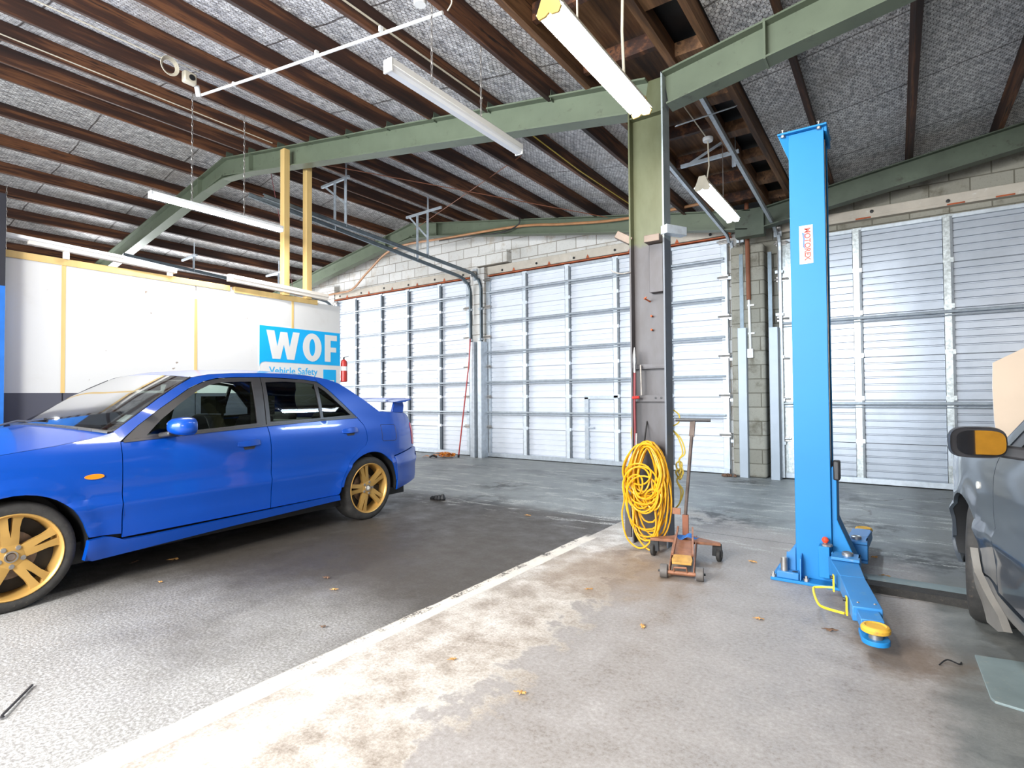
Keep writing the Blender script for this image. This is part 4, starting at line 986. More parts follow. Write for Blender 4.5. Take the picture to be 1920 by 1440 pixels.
for s in (-1, 1):
    c = JW(-.01, s*.110, .044); w = MB()
    ax = jn*.024
    cir = [(math.cos(2*math.pi*k/24), math.sin(2*math.pi*k/24)) for k in range(24)]
    v = []
    for off, r_ in ((-1, .040), (-.8, .044), (.8, .044), (1, .040)):
        for ca, sa in cir: q = Vector(c)+ax*off+jd*(ca*r_)+Vector((0, 0, sa*r_)); v.append(tuple(q))
    w.add(v, [(i*24+j, i*24+(j+1) % 24, (i+1)*24+(j+1) % 24, (i+1)*24+j) for i in range(3) for j in range(24)]+[tuple(range(24)), tuple(reversed(range(72, 96)))])
    MT.setdefault('ironwheel', M('grey_iron_wheel', (.13, .115, .105), .6, .3, .2, 20)); w.build('front_wheel', 'ironwheel', t)
    MB().tube([JW(-.01, s*.08, .044), JW(-.01, s*.145, .044)], .008, 8).build('axle', 'black', t)
# rear cross beam with castors
v = [(.43, -.235), (.40, -.24), (.40, .24), (.43, .235), (.52, .10), (.56, .06), (.56, -.06), (.52, -.10)]
m = MB(); P = [JW(a, b, .125) for a, b in v]+[JW(a, b, .145) for a, b in v]; n = len(v)
m.add(P, [tuple(reversed(range(n))), tuple(range(n, 2*n))]+[(i, (i+1) % n, n+(i+1) % n, n+i) for i in range(n)]); m.build('rear_beam', 'jack', t, bev=.003)
for s in (-1, 1):
    c = Vector(JW(.46, s*.215, 0));
    k = MB().beam(c+Vector((-.018, 0, .04)), c+Vector((-.014, 0, .125)), .02, .03).beam(c+Vector((.018, 0, .04)), c+Vector((.014, 0, .125)), .02, .03).build('castor', 'black', t)
    MB().lathe([(.0, -.016), (.036, -.016), (.046, -.010), (.046, .010), (.036, .016), (0, .016)], c+Vector((.012*s, .01, .047)), 'X', 24).build('castor_wheel', 'rubber', k)
    MB().lathe([(.0, -.0175), (.014, -.0175), (.014, .0175), (0, .0175)], c+Vector((.012*s, .01, .047)), 'X', 16).build('hub', 'steel', k)
m = MB()
for s in (-1, 1): m.beam(JW(.12, s*.064, .12), JW(.50, s*.05, .215), .012, .018)
m.build('lift_link', 'jack', t)
jbox(MB(), .52, .56, -.022, .022, .13, .30).build('handle_socket', 'brownpipe', t, bev=.004)
hb = JW(.54, 0, .30); ht = (hb[0]-.005, hb[1]-.30, 1.015)
ht = (-1.165, 3.86, 1.0)
MB().tube([hb, tuple(Vector(hb).lerp(Vector(ht), .86))], .0125, 12).beam(Vector(hb).lerp(Vector(ht), .84), ht, .035, .014, (0, 1, 0)).build('handle_tube', 'oldsteel', t)
MB().tube([(ht[0]-.115, ht[1]-.02, 1.005), (ht[0]+.115, ht[1]+.02, 1.005)], .012, 12).build('handle_grip', 'plastic_black', t)
MB().box(hb[0]-.09, hb[1]-.02, .30, hb[0]-.03, hb[1]-.012, .345).build('pedal', 'jack', t)
m = MB(); sheet(m, [(-.06, -.02), (-.03, .03), (.03, .025), (.09, .01), (.05, -.01), (.02, -.035), (-.04, -.035)], [], lambda u, v, d: (hb[0]+.03+u, hb[1]-.10+v*1.2, .17+.22*v+.012*math.sin(u*70)-d), .004, .012, True)
m.build('cloth', 'bluerag', t)

# ============================================================ small things on the floor
def leaf(x, y, s, rot, dark=False, lab=''):
    P = []
    for k in range(18):
        a = 2*math.pi*k/18; r_ = s*(1 if k % 3 else .55)*(1.25 if k in (0, 1, 17) else 1)*random.uniform(.8, 1.1); P.append((r_*math.cos(a), .62*r_*math.sin(a)))
    m = MB(); c, q = math.cos(rot), math.sin(rot)
    n = len(P); v = [(x, y, .010)]+[(x+c*a-q*b, y+q*a+c*b, .003+random.uniform(0, .010)) for a, b in P]
    v += [(a, b, z-.0015) for a, b, z in v]
    f = [(0, 1+i, 1+(i+1) % n) for i in range(n)]+[(n+1, n+2+(i+1) % n, n+2+i) for i in range(n)]+[(1+i, n+2+i, n+2+(i+1) % n, 1+(i+1) % n) for i in range(n)]
    m.add(v, f)
    m.tube([(x-c*s*.5, y-q*s*.5, .006), (x-c*s*1.5, y-q*s*1.5, .006)], .0015, 5)
    single(m, 'fallen_leaf', 'leafdark' if dark else 'leaf', lab, 'leaf', 'fallen leaves on the floor', smooth=False)
for x, y, s, r_, d, l in ((-.61, 3.12, .022, .3, 0, 'tan leaf on the floor left of the yellow guard rail'), (-1.08, 2.69, .024, 2., 0, 'curled brown leaf on the grey floor in front of the jack'),
    (-1.24, 1.82, .022, .2, 0, 'pale tan leaf on the floor nearest the bottom of the picture'), (-.85, 4.15, .026, 5.8, 0, 'long tan leaf between the jack and the lift post'),
    (-4.36, 1.89, .030, 1, 0, 'orange leaf on the floor below the front door of the blue car'), (-4.52, 1.7, .028, 2, 1, 'dark leaf on the floor just behind the front wheel of the blue car'),
    (-2.84, 2.15, .022, .5, 0, 'tan leaf on the dark floor left of the white line'), (-3.07, 2.26, .024, .1, 1, 'dark brown leaf left of the white line, beside the tan one'),
    (-3.0, 4.55, .028, .4, 0, 'tan leaf on the floor between the rear of the blue car and the hose coil'), (-1.65, 1.88, .016, .9, 0, 'small brown leaf just right of the white line'),
    (-.29, 3.17, .028, .2, 1, 'brown leaf under the near swing arm of the lift'), (-2.43, 1.77, .016, .2, 1, 'small dark leaf touching the white line'),
    (-3.89, 1.61, .014, .2, 0, 'tiny tan leaf on the dark floor right of the front wheel'), (-.15, 4.75, .03, 1.0, 0, 'tan leaf on the floor beside the far yellow pad'),
    (-.08, 4.30, .026, 0.3, 0, 'curled tan leaf behind the black ramp'), (-1.55, 3.02, .020, .6, 0, 'small yellow brown leaf in front of the hose coil')):
    leaf(x, y, s, r_, d, l)
m = MB()
for k in range(5): m.lathe([(0, 0), (.03, .002), (.035, .02), (.015, .035+.008*k), (0, .03)], (-4.40+.035*k, 4.68+.015*math.sin(k*2), 0), 'Z', 8)
single(m, 'dark_rag', 'black', 'crumpled black rag on the floor behind the rear wheel of the blue car', 'rag')
single(MB().tube([(-2.735, .60, .012), (-2.93, .735, .008)], .005, 6).lathe([(0, .004), (.011, .008), (0, .018)], (-2.73, .597, 0), 'Z', 8), 'metal_rod', 'plastic_black', 'thin dark rod lying on the floor at the bottom left corner', 'rod')
single(MB().tube(smoothpath([(.13, 3.02, .006), (.16, 3.06, .02), (.20, 3.07, .008), (.21, 3.10, .006)]), .003, 6), 'bent_wire', 'black', 'short bent dark wire on the floor left of the grey car front wheel', 'wire')
m = MB()
for k in range(14):
    a = random.uniform(0, 6.28); r_ = random.uniform(0, .13); m.lathe([(0, 0), (random.uniform(.02, .04), .005), (.02, .03), (0, random.uniform(.03, .05))], (-2.00+r_*math.cos(a)*.9, 8.30+r_*math.sin(a)*.5, 0), 'Z', 7)
single(m, 'leaf_litter', 'leafdark', 'small heap of dark leaf litter at the foot of the block pier', 'leaf litter', kind='stuff')
single(MB().box(.80, -3.40, 1.16, 1.20, -3.36, 1.62), 'orange_board', 'orangeboard', 'orange yellow board on the wall behind the camera, reflected in the grey car mirror', 'board')
# ============================================================ cars (local axes: x forward from the rear axle, y to the car's left, z up)
AF, AR, WR = (2.645, .303), (-.025, .300), .305
def interp(t, x):
    if x <= t[0][0]: return t[0][1]
    for (a, b), (c, d) in zip(t[:-1], t[1:]):
        if x <= c: return b+(d-b)*(x-a)/(c-a)
    return t[-1][1]
PZ = [(.16, -.055), (.20, -.035), (.27, -.012), (.33, -.006), (.45, -.003), (.528, .014), (.558, -.006), (.64, .0), (.74, .0), (.80, -.003), (.845, -.010), (.88, -.020), (.92, -.036), (.96, -.052), (1.0, -.066), (1.10, -.098), (1.20, -.135), (1.30, -.178), (1.36, -.215), (1.42, -.27)]
def S(x, z):
    w_ = .852+interp(PZ, z)
    if x > 2.7: w_ -= .20*((x-2.7)/.78)**2.2
    if x < -.30: w_ -= .13*((-.30-x)/.5)**2
    for c in (AF, AR):
        d = math.hypot(x-c[0], z-c[1])
        if .30 < d < .55 and z > .2: w_ += .014*math.exp(-((d-.36)/.05)**2)
    return w_
def arc(c, r, a0, a1, n=16): return [(c[0]+r*math.cos(R(a0+(a1-a0)*i/n)), c[1]+r*math.sin(R(a0+(a1-a0)*i/n))) for i in range(n+1)]
def wheel(root, c, s, rimmat, spokes=True, capcol='clear', steer=0., rot=75):
    made = set(bpy.data.objects)
    yo = s*.832
    def Y(d): return yo-s*d     # d inward
    pr = [(.236, .018), (.240, .006), (.262, .0), (.285, .004), (.298, .016), (.305, .036), (.306, .10), (.305, .17), (.296, .195), (.265, .205), (.238, .19), (.230, .10)]
    ty = MB().lathe([(r_, Y(d)) for r_, d in pr], (c[0], 0, c[1]), 'Y', 56, closed=True).build('tyre', 'rubber', root, angle=50)
    rm = MB().lathe([(.238, Y(.010)), (.240, Y(.004)), (.235, Y(.0)), (.228, Y(.004)), (.220, Y(.022)), (.214, Y(.06)), (.214, Y(.185)), (.238, Y(.19)), (.236, Y(.10))], (c[0], 0, c[1]), 'Y', 48, closed=True).build('rim', rimmat, root, angle=50)
    if not spokes: return
    m = MB()
    for k in range(5):
        a = R(rot+72*k); ca, sa = math.cos(a), math.sin(a)
        out = [(.05, -.036), (.10, -.040), (.16, -.043), (.20, -.052), (.224, -.072), (.224, .072), (.20, .052), (.16, .043), (.10, .040), (.05, .036)]
        sl = [(.105, 0), (.15, -.0075), (.215, -.0125), (.222, -.004), (.222, .004), (.215, .0125), (.15, .0075)]
        def fm(u, v, d, ca=ca, sa=sa):
            dep = .030-.016*((u-.05)/.17)+.006*abs(v)/.05
            return (c[0]+u*ca-v*sa, Y(dep+d), c[1]+u*sa+v*ca)
        sheet(m, out, [sl], fm, .030, .03)
    m.lathe([(0, Y(.028)), (.055, Y(.028)), (.072, Y(.034)), (.076, Y(.07)), (0, Y(.07))], (c[0], 0, c[1]), 'Y', 32)
    sp = m.build('spokes', rimmat, rm, angle=45)
    for k in range(5):
        m = MB(); a = R(rot+36+72*k); m.lathe([(.012, Y(.030)), (.014, Y(.026)), (.0105, Y(.026)), (.0105, Y(.022)), (0, Y(.022))], (c[0]+.055*math.cos(a), 0, c[1]+.055*math.sin(a)), 'Y', 8)
        m.build('wheel_nut', 'steel', rm)
    MB().lathe([(.033, Y(.029)), (.031, Y(.020)), (.025, Y(.020)), (.024, Y(.030))], (c[0], 0, c[1]), 'Y', 24).build('centre_ring', 'steel', rm)
    MB().lathe([(0, Y(.024)), (.018, Y(.023)), (.024, Y(.030))], (c[0], 0, c[1]), 'Y', 20).build('centre_cap', capcol, rm)
    MB().lathe([(.05, Y(.085)), (.135, Y(.085)), (.135, Y(.10)), (.05, Y(.10))], (c[0], 0, c[1]), 'Y', 32).build('brake_disc', 'disc', root)
    MB().lathe([(0, Y(.12)), (.212, Y(.12)), (.212, Y(.13)), (0, Y(.13))], (c[0], 0, c[1]), 'Y', 32).build('inner_shield', 'black', root)
    if steer:
        q = Matrix.Rotation(steer, 4, 'Z'); pc = Vector((c[0], s*.76, 0))
        for o_ in set(bpy.data.objects)-made:
            for v_ in o_.data.vertices: v_.co = q @ (v_.co-pc)+pc

def build_car(name, label, paint, grey=False):
    root = thing(name, (0, 0, 0), label, 'car')
    def side(nm, outer, holes=(), mat=paint, inset=0., thick=.018, st=.05, both=True, lab=None, par=None):
        objs = []
        for s in ((1, -1) if both else (1,)):
            m = sheet(MB(), outer, list(holes), lambda u, v, d: (u, s*(S(u, v)-inset-d), v), thick, st)
            objs.append(m.build(nm, mat, par or root, angle=28, label=lab))
        return objs
    def span(nm, edge, mat, n=14, thick=0., par=None, y0=0., ins=.0):
        """edge: (x, z, forward bulge, upward bulge); a skin from the left to the right side"""
        m = MB(); rows = []
        for (x, z, xb, zb) in edge:
            ye = S(x, z)-ins; row = []
            for j in range(n+1):
                t_ = -1+2*j/n; q = 1-abs(t_)**2.4
                row.append((x+xb*q, ye*t_, z+zb*q))
            rows.append(row)
        for i in range(len(rows)):
            m.v += rows[i]
        for i in range(len(rows)-1):
            for j in range(n): m.f.append((i*(n+1)+j, i*(n+1)+j+1, (i+1)*(n+1)+j+1, (i+1)*(n+1)+j))
        return m.build(nm, mat, par or root, angle=40)
    g = .004
    # --- painted side panels
    fr = arc(AF, .345, 176, 0, 20)
    fender = [(2.118, .325), (2.21, .335), (2.295, .34)]+[p for p in fr if p[1] > .33]+[(3.0, .34), (3.02, .44), (3.10, .56), (3.30, .62), (3.42, .66), (3.38, .71), (3.25, .765), (3.05, .82), (2.8, .862), (2.62, .885), (2.46, .904), (2.29, .932), (2.14, .968), (2.118, .93)]
    fd = side('front_fender', fender, st=.032)
    q = AR
    seam = [(.045, .915), (.028, .85), (.028, .76), (.055, .715), (.13, .675), (.225, .605), (.30, .51), (.345, .40), (.362, .315)]
    fdoor = [(2.110, .30), (2.113, .903), (1.9, .917), (1.5, .937), (1.066, .957), (1.060, .9), (1.060, .30)]
    rdoor = [(1.052, .30), (1.052, .9), (1.058, .957), (.6, .975), (.105, .988)]+seam+[(.37, .30)]
    dF = side('front_door', fdoor)[0]; dR = side('rear_door', rdoor)[0]
    s2 = [(a-g*1.5, b+g*.6) for a, b in seam]
    ra = [p for p in arc(AR, .352, 10, 182, 22) if p[1] > .30]
    quarter = [(.098, .992)]+s2+[(.358, .33)]+[p for p in ra if p[0] < .33][0:]+[(-.384, .30)]
    # shoulder, C pillar, roof side and A pillar as one painted frame
    rear = [(-.384, .40), (-.36, .50), (-.345, .585), (-.74, .655), (-.725, .76), (-.70, .90), (-.68, .985), (-.62, 1.008), (-.40, 1.022), (-.21, 1.035)]
    quarter = [(.098, .992)]+s2+[(.356, .36)]+[p for p in ra if p[1] > .36 or p[0] < 0]+rear+[(-.04, 1.155), (.10, 1.245), (.22, 1.315), (.34, 1.352), (.47, 1.372), (.45, 1.325), (.42, 1.300), (.36, 1.255)]
    side('rear_quarter', quarter, st=.036)
    roofrail = [(2.145, .972), (2.01, 1.065), (1.84, 1.185), (1.70, 1.27), (1.58, 1.335), (1.45, 1.362), (1.25, 1.378), (1.0, 1.388), (.75, 1.388), (.55, 1.380), (.474, 1.372), (.454, 1.325), (.60, 1.343), (.80, 1.352), (1.0, 1.355), (1.25, 1.348), (1.40, 1.335), (1.50, 1.31), (1.62, 1.258), (1.84, 1.118), (2.0, 1.005), (2.118, .91), (2.124, .94)]
    side('roof_rail', roofrail)
    skirt = [(2.318, .205), (2.305, .325), (2.22, .330), (2.17, .318), (2.11, .288), (1.95, .282), (1.52, .286), (.38, .296), (.368, .25), (1.4, .222), (2.27, .188)]
    side('side_skirt', skirt, inset=-.026 if not grey else -.004, thick=.04)
    # --- black door frames and glass
    ff = [(2.104, .908), (2.0, 1.0), (1.84, 1.113), (1.62, 1.252), (1.50, 1.303), (1.40, 1.328), (1.25, 1.342), (1.02, 1.350), (1.066, .961), (1.5, .941)]
    fgl = [(1.955, .937), (1.85, 1.035), (1.70, 1.148), (1.56, 1.238), (1.46, 1.283), (1.36, 1.303), (1.20, 1.312), (1.105, 1.314), (1.137, .980), (1.5, .958)]
    rf = [(1.058, .961), (1.012, 1.350), (.80, 1.346), (.60, 1.337), (.46, 1.318), (.42, 1.292), (.36, 1.248), (.105, .992), (.6, .979)]
    rg = [(1.020, .985), (.985, 1.310), (.80, 1.320), (.60, 1.312), (.495, 1.300), (.515, .998)]
    qg = [(.465, 1.280), (.40, 1.240), (.165, 1.012), (.487, 1.000)]
    side('window_frame', ff, [fgl], 'plastic_black', .004, .02, .06, par=None)
    side('window_frame', rf, [rg, qg], 'plastic_black', .004, .02, .06)
    for G_, nm in ((fgl, 'side_window'), (rg, 'side_window'), (qg, 'quarter_window')): side(nm, G_, (), 'glass', .014, .002, .12)
    side('belt_moulding', [(2.10, .900), (1.5, .932), (1.066, .952), (.6, .970), (.105, .983), (.103, .996), (.6, .984), (1.066, .966), (1.5, .947), (2.10, .915)], (), 'plastic_black', -.006, .01, .08)
    # --- bumpers
    rb = [(-.384, .295), (-.384, .39), (-.362, .49), (-.35, .575), (-.745, .645), (-.80, .63), (-.825, .52), (-.80, .46), (-.81, .36), (-.79, .29), (-.39, .235)]
    side('rear_bumper', rb, (), paint, -.004)
    fb = [(2.985, .205), (3.006, .335), (3.026, .435), (3.106, .553), (3.30, .612), (3.45, .64), (3.52, .58), (3.55, .45), (3.53, .28), (3.45, .19), (3.1, .18)]
    side('front_bumper', fb, (), paint, -.004)
    span('rear_bumper_face', [(-.745, .645, -.10, .01), (-.80, .63, -.12, 0), (-.825, .52, -.12, 0), (-.80, .46, -.11, 0), (-.81, .36, -.11, 0), (-.79, .29, -.10, 0)], paint)
    span('rear_panel', [(-.68, .985, -.09, .012), (-.70, .90, -.10, 0), (-.725, .76, -.10, 0), (-.74, .655, -.10, 0)], paint)
    span('front_bumper_face', [(3.38, .705, .22, .03), (3.45, .64, .24, 0), (3.52, .58, .22, 0), (3.55, .45, .22, 0), (3.53, .28, .22, 0), (3.45, .19, .20, 0)], paint)
    if not grey:
        def face(u, v, d):
            ye = S(3.53, v); return (interp([(.19, 3.45), (.28, 3.53), (.45, 3.55), (.58, 3.52), (.64, 3.45)], v)+.22*(1-abs(min(1, abs(u)/ye))**2.4)+.012-d, u, v)
        sheet(MB(), [(-.42, .27), (-.36, .40), (.36, .40), (.42, .27)], [], face, .02, .06).build('lower_grille', 'plastic_black', root)
        sheet(MB(), [(-.24, .52), (-.28, .60), (.28, .60), (.24, .52)], [], face, .02, .06).build('grille', 'plastic_black', root)
    # --- top skins
    hood = [(2.15, .965, .13, .045), (2.29, .934, .10, .055), (2.46, .906, .08, .06), (2.62, .887, .08, .06), (2.8, .864, .08, .06), (3.05, .822, .10, .055), (3.25, .767, .14, .045), (3.38, .71, .20, .03)]
    if not grey: span('bonnet', hood, paint)
    if grey:
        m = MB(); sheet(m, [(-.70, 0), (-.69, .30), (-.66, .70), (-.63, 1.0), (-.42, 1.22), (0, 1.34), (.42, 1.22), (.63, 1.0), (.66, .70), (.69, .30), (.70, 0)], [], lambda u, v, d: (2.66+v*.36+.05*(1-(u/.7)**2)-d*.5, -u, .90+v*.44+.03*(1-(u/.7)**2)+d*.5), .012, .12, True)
        m.build('raised_bonnet', 'bonnet', root, angle=40, label='raised bonnet with reflections painted in as beige')
        MB().box(2.2, -.72, .45, 3.3, .72, .78).build('engine_bay', 'black', root)
    span('windscreen', [(2.15, .968, .13, .04), (1.84, 1.190, .10, .03), (1.585, 1.338, .07, .028)], 'windscreen', ins=.012)
    span('roof', [(1.585, 1.338, .07, .028), (1.45, 1.364, .05, .035), (1.25, 1.380, .02, .040), (1.0, 1.390, .0, .042), (.75, 1.390, .0, .042), (.55, 1.382, -.02, .038), (.40, 1.362, -.05, .03)], paint)
    span('rear_window', [(.40, 1.362, -.05, .03), (.10, 1.243, -.08, .02), (-.21, 1.036, -.12, .01)], 'glass', ins=.012)
    span('boot_lid', [(-.21, 1.036, -.12, .012), (-.40, 1.024, -.10, .014), (-.62, 1.010, -.08, .014), (-.68, .985, -.09, .012)], paint)
    m = MB()
    for s in (1, -1):      # black scuttle and screen edging
        m.tube([(x+.004, s*(S(x, z)-.006), z) for x, z in ((2.14, .975), (2.0, 1.075), (1.84, 1.19), (1.70, 1.275), (1.585, 1.339))], .006, 6)
    m.build('windscreen_seal', 'plastic_black', root)
    m = MB(); rows = []
    for j in range(15):
        t_ = -1+2*j/14; qq = 1-abs(t_)**2.4; rows.append((2.15+.13*qq, .79*t_, .972+.04*qq))
    for a, b in zip(rows[:-1], rows[1:]): m.beam(Vector(a)+Vector((.0, 0, -.004)), Vector(b)+Vector((.0, 0, -.004)), .07, .012)
    m.build('scuttle', 'plastic_black', root)
    # --- fittings
    for s in (1, -1):
        nm = 'plastic_black' if grey else paint
        # mirror
        if grey:
            mir = MB(); P = []
            for k in range(28):
                a = 2*math.pi*k/28; c_, s_ = math.cos(a), math.sin(a)
                P.append((.088*math.copysign(abs(c_)**.55, c_), .060*math.copysign(abs(s_)**.6, s_)))
            yc = s*.985; xc = 1.71; zc = .985; n = len(P); v = []
            for dx, k_ in ((0, 1), (.03, 1.04), (.075, .9), (.105, .55)): v += [(xc+dx, yc+a*k_, zc+b*k_) for a, b in P]
            v += [(xc+.010, yc+a*.90, zc+b*.86) for a, b in P]
            f = [(r_*n+i, r_*n+(i+1) % n, (r_+1)*n+(i+1) % n, (r_+1)*n+i) for r_ in range(3) for i in range(n)]+[tuple(range(3*n, 4*n))]
            f += [(i, (i+1) % n, 4*n+(i+1) % n, 4*n+i) for i in range(n)]+[tuple(range(4*n, 5*n))]
            mm = mir.add(v, f).build('door_mirror', 'plastic_black', root, angle=50)
            tilt = .05*s
            MB().add([(xc-.010+a*.84*.12+b*.8*.061, yc+a*.84-s*.006, zc+b*.80) for a, b in P], [tuple(range(n))]).build('mirror_glass', 'mirror', mm, smooth=False)
            MB().beam((xc+.06, s*.80, .935), (xc+.06, s*.93, .955), .06, .05).build('mirror_arm', 'plastic_black', mm, bev=.01)
        else:
            mir = MB(); prof = []
            v = []; nn = 20
            yc = s*.955; xc = 1.80; zc = .992
            for i, (fx, k_) in enumerate(((-.055, .86), (-.045, .98), (.0, 1.02), (.045, .90), (.075, .62), (.088, .25))):
                for k in range(nn):
                    a = 2*math.pi*k/nn; c_, s_ = math.cos(a), math.sin(a)
                    v.append((xc+fx, yc+.098*k_*math.copysign(abs(c_)**.6, c_), zc+.060*k_*math.copysign(abs(s_)**.7, s_)))
            f = [(r_*nn+i, r_*nn+(i+1) % nn, (r_+1)*nn+(i+1) % nn, (r_+1)*nn+i) for r_ in range(5) for i in range(nn)]+[tuple(range(5*nn, 6*nn)), tuple(range(nn))]
            mm = mir.add(v, f).build('door_mirror', paint, root, angle=50)
            MB().beam((1.84, s*.80, .93), (1.82, s*.90, .945), .10, .035).build('mirror_foot', 'plastic_black', mm, bev=.01)
        # handles
        for hx, hz, dr in ((1.245, .828, 'f'), (.225, .868, 'r')):
            if grey and dr == 'r' and s < 0: continue
            P = [(hx-.095, hz-.012), (hx-.09, hz+.022), (hx-.06, hz+.032), (hx+.06, hz+.022), (hx+.092, hz+.010), (hx+.095, hz-.014), (hx+.05, hz-.020), (hx-.05, hz-.016)]
            m = sheet(MB(), P, [], lambda u, v, d: (u, s*(S(u, v)+.022-.5*abs(u-hx)**2*4-d), v), .022, .03)
            m.build('door_handle', paint, root, angle=40, bev=.003)
            P = [(hx-.055, hz-.014), (hx+.050, hz-.020), (hx+.04, hz-.045), (hx-.04, hz-.042)]
            sheet(MB(), P, [], lambda u, v, d: (u, s*(S(u, v)+.0015-d), v), .002, .03).build('handle_recess', 'plastic_black', root)
        P = [(2.27+.052*math.cos(a), .705+.016*math.sin(a)) for a in [2*math.pi*k/20 for k in range(20)]]
        if grey: P = [(2.35+.018*math.cos(a), .735+.018*math.sin(a)) for a in [2*math.pi*k/20 for k in range(20)]]
        sheet(MB(), P, [], lambda u, v, d: (u, s*(S(u, v)+.006-d), v), .008, .03).build('side_repeater', 'clear' if grey else 'amber', root)
        # tail lamp, head lamp
        P = [(-.695, .905), (-.672, .88), (-.68, .76), (-.70, .675), (-.738, .668), (-.724, .76), (-.705, .88)]
        sheet(MB(), P, [], lambda u, v, d: (u, s*(S(u, v)+.006-d), v), .01, .04).build('tail_lamp', 'redlens', root)
        P = [(3.12, .585), (3.10, .66), (3.16, .72), (3.36, .69), (3.42, .645), (3.32, .615)]
        sheet(MB(), P, [], lambda u, v, d: (u, s*(S(u, v)+.005-d), v), .01, .05).build('head_lamp', 'clear', root)
        # seams drawn by thin grooves: fuel flap
        if s > 0:
            P = [(-.175, .905), (-.36, .90), (-.375, .885), (-.375, .755), (-.36, .74), (-.19, .745), (-.175, .76)]
            ff_ = MB(); lp = densify(P, .03); ff_.tube([(x, s*(S(x, z)+.0005), z) for x, z in lp], .0022, 5, closed=True); ff_.build('fuel_flap', 'plastic_black', root)
        # wheel arch liners
        for c, a0, a1 in ((AF, -8, 188), (AR, -8, 188)):
            m = MB(); pr = []
            n = 24; r_ = .35
            for i in range(n+1):
                a = R(a0+(a1-a0)*i/n)
                for d in (.012, .30): 
                    x, z = c[0]+r_*math.cos(a), c[1]+r_*math.sin(a); m.v.append((x, s*(S(x, max(z, .2))-d), z))
            for i in range(n): m.f.append((2*i, 2*i+2, 2*i+3, 2*i+1))
            k = len(m.v)
            m.v += [(c[0]+.36*math.cos(R(a0+(a1-a0)*i/n)), s*.55, c[1]+.36*math.sin(R(a0+(a1-a0)*i/n))) for i in range(n+1)]; m.f.append(tuple(range(k, k+n+1)))
            m.build('arch_liner', 'black', root)
        # door gap shadow plate just under the skin
        m = sheet(MB(), [(2.3, .30), (2.3, .90), (1.5, .925), (.1, .975), (.02, .9), (.03, .75), (.22, .60), (.34, .45), (.36, .30)], [], lambda u, v, d: (u, s*(S(u, v)-.030-d), v), .004, .10)
        m.build('gap_shadow_plate', 'black', root)
    if grey:
        m = MB(); P = [(2.318, .44), (2.332, .30), (2.325, .17), (2.27, .11), (2.10, .13), (2.02, .16), (2.17, .24), (2.27, .34)]
        sheet(m, P, [], lambda u, v, d: (u, S(u, max(v, .2))+.034-d, v), .03, .05).build('mud_flap', 'flap', root, label='silver grey mud flap')
        MB().box(2.98, .70, .42, 3.0, .78, .46).build('liner_bracket', 'steel', root)
    # rear wing
    if not grey:
        P = [(-.50, 1.128), (-.58, 1.138), (-.72, 1.150), (-.765, 1.162), (-.76, 1.150), (-.68, 1.128), (-.56, 1.118)]
        wg = MB()
        n = len(P); v = []
        ys_ = [-.70, -.5, -.25, 0, .25, .5, .70]
        for y_ in ys_: v += [(x-.04*(1-(y_/.7)**2)*.8, y_, z+.012*(1-(y_/.7)**2)) for x, z in P]
        wg.add(v, [(i*n+j, i*n+(j+1) % n, (i+1)*n+(j+1) % n, (i+1)*n+j) for i in range(len(ys_)-1) for j in range(n)]+[tuple(range(n)), tuple(reversed(range(len(v)-n, len(v))))])
        ws = wg.build('rear_wing', paint, root, angle=40)
        for s in (1, -1): MB().prismY([(-.56, 1.015), (-.60, 1.13), (-.72, 1.15), (-.745, 1.09), (-.735, 1.005)], s*.60-.012, s*.60+.012).build('wing_foot', paint, ws, bev=.005)
    # wipers
    for (a, b) in (((2.20, -.10, 1.012), (2.135, .62, 1.0)), ((2.24, -.62, 1.0), (2.24, .02, 1.045))):
        m = MB().beam(a, b, .018, .012); mid = Vector(a).lerp(Vector(b), .5)
        m.tube([(mid.x+.11, mid.y-.30, mid.z-.045), (mid.x+.03, mid.y-.08, mid.z+.004), mid], .008, 6); m.build('wiper', 'plastic_black', root)
    MB().beam((2.16, -.66, .99), (2.02, -.50, 1.10), .03, .012).build('wiper', 'clear', root) if not grey else None
    # --- inside
    MB().box(-.6, -.74, .17, 2.98, .74, .30).build('floor_pan', 'black', root)
    MB().box(1.75, -.70, .6, 2.2, .70, .93).build('dashboard', 'seatgrey', root, bev=.05, seg=3)
    MB().box(-.45, -.66, .5, .18, .66, .955).build('parcel_shelf', 'seatgrey', root, bev=.02)
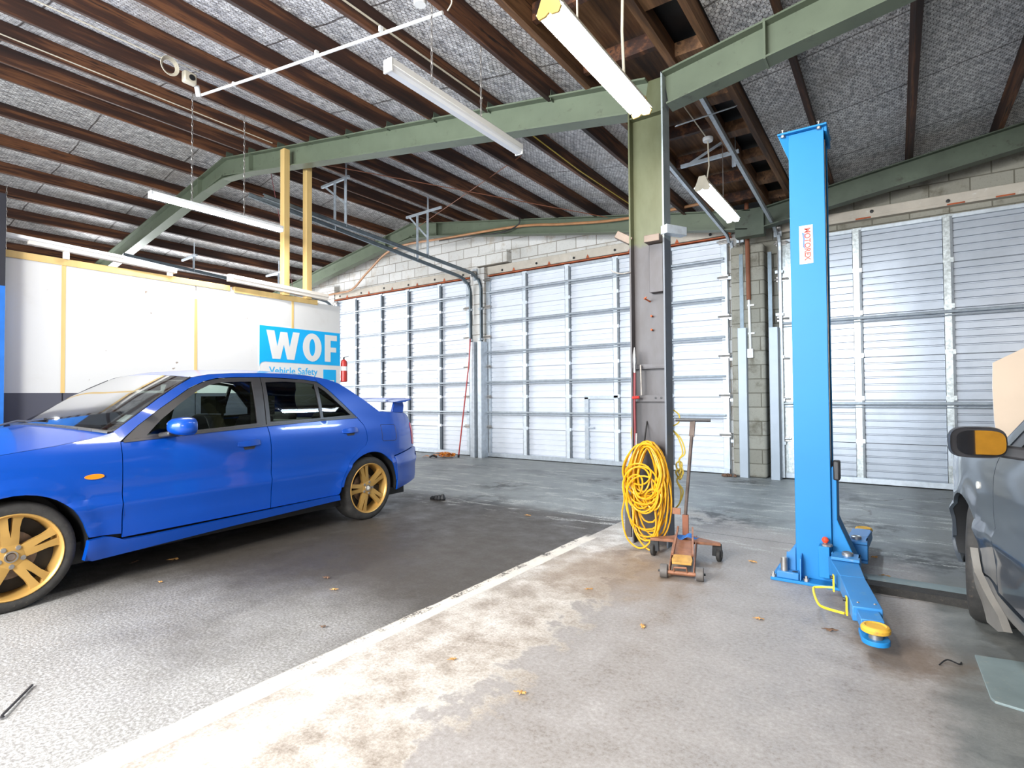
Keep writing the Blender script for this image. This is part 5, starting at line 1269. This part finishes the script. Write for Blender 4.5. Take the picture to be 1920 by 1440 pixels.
    for sy in (.37, -.37):
        for x0 in (1.02, .22):
            stt = MB().box(x0+.02, sy-.25, .35, x0+.50, sy+.25, .55).build('seat', 'seat', root, bev=.06, seg=3)
            m = MB().add([(x0-.06, sy-.24, .5), (x0+.10, sy-.24, .5), (x0+.10, sy+.24, .5), (x0-.06, sy+.24, .5), (x0-.20, sy-.21, 1.03), (x0-.10, sy-.21, 1.03), (x0-.10, sy+.21, 1.03), (x0-.20, sy+.21, 1.03)], [(0, 3, 2, 1), (4, 5, 6, 7), (0, 1, 5, 4), (1, 2, 6, 5), (2, 3, 7, 6), (3, 0, 4, 7)])
            m.build('backrest', 'seat', stt, bev=.04, seg=3)
            if x0 > 1: MB().box(x0-.245, sy-.125, 1.035, x0-.145, sy+.125, 1.20).tube([(x0-.18, sy-.06, .99), (x0-.19, sy-.06, 1.08)], .007, 6).build('headrest', 'seat', stt, bev=.045, seg=4)
    sw = MB(); sw.tube([(1.60+.07*math.sin(a), -.37+.18*math.cos(a), .93+.165*math.sin(a)) for a in [2*math.pi*k/28 for k in range(28)]], .014, 8, closed=True)
    sw.beam((1.62, -.54, .93), (1.62, -.20, .93), .03, .02).beam((1.60, -.37, .93), (1.85, -.37, .80), .06, .05); sw.build('steering_wheel', 'seatgrey', root)
    for s in (1, -1): MB().beam((1.04, s*.60, 1.33), (1.10, s*.71, .90), .07, .04).beam((.44, s*.60, 1.29), (-.05, s*.70, .96), .05, .05).build('inner_pillar', 'seatgrey', root)
    MB().beam((1.03, .605, 1.25), (1.12, .70, .6), .004, .04, (1, 0, 0)).build('seat_belt', 'black', root)
    if not grey:
        m = MB(); m.add([(1.99, .46, 1.025), (1.93, .70, 1.015), (1.865, .69, 1.06), (1.925, .45, 1.07)], [(0, 1, 2, 3)]); m.build('paper_slip', 'paper', root, smooth=False)
        MB().box(1.55, -.06, 1.245, 1.60, .16, 1.31).build('rear_view_mirror', 'black', root, bev=.01)
    # --- wheels
    for c in (AF, AR):
        for s in (1, -1): wheel(root, c, s, 'gold' if not grey else 'steel', capcol='disc' if c is AF else 'clear', steer=R(-15) if grey and c is AF else 0., rot=88 if c is AF else 75)
    return root

car = build_car('saloon_car', 'bright blue four door saloon with gold alloy wheels and a rear wing', 'bluepaint')
hx, hy = .0626, -.998
car.location = (-5.03, 3.51, 0); car.rotation_euler = (0, 0, math.atan2(hy, hx))
gc = build_car('grey_car', 'dark grey car with raised bonnet cut off by the right picture edge', 'greypaint', True)
dx_, dy_ = -.119, .993; nx_, ny_ = -dy_, dx_
# left front wheel outer face at (.30, 3.76)
px_, py_ = .300-nx_*.832-dx_*2.645, 3.76-ny_*.832-dy_*2.645
gc.location = (px_, py_, 0); gc.rotation_euler = (0, 0, math.atan2(dy_, dx_))
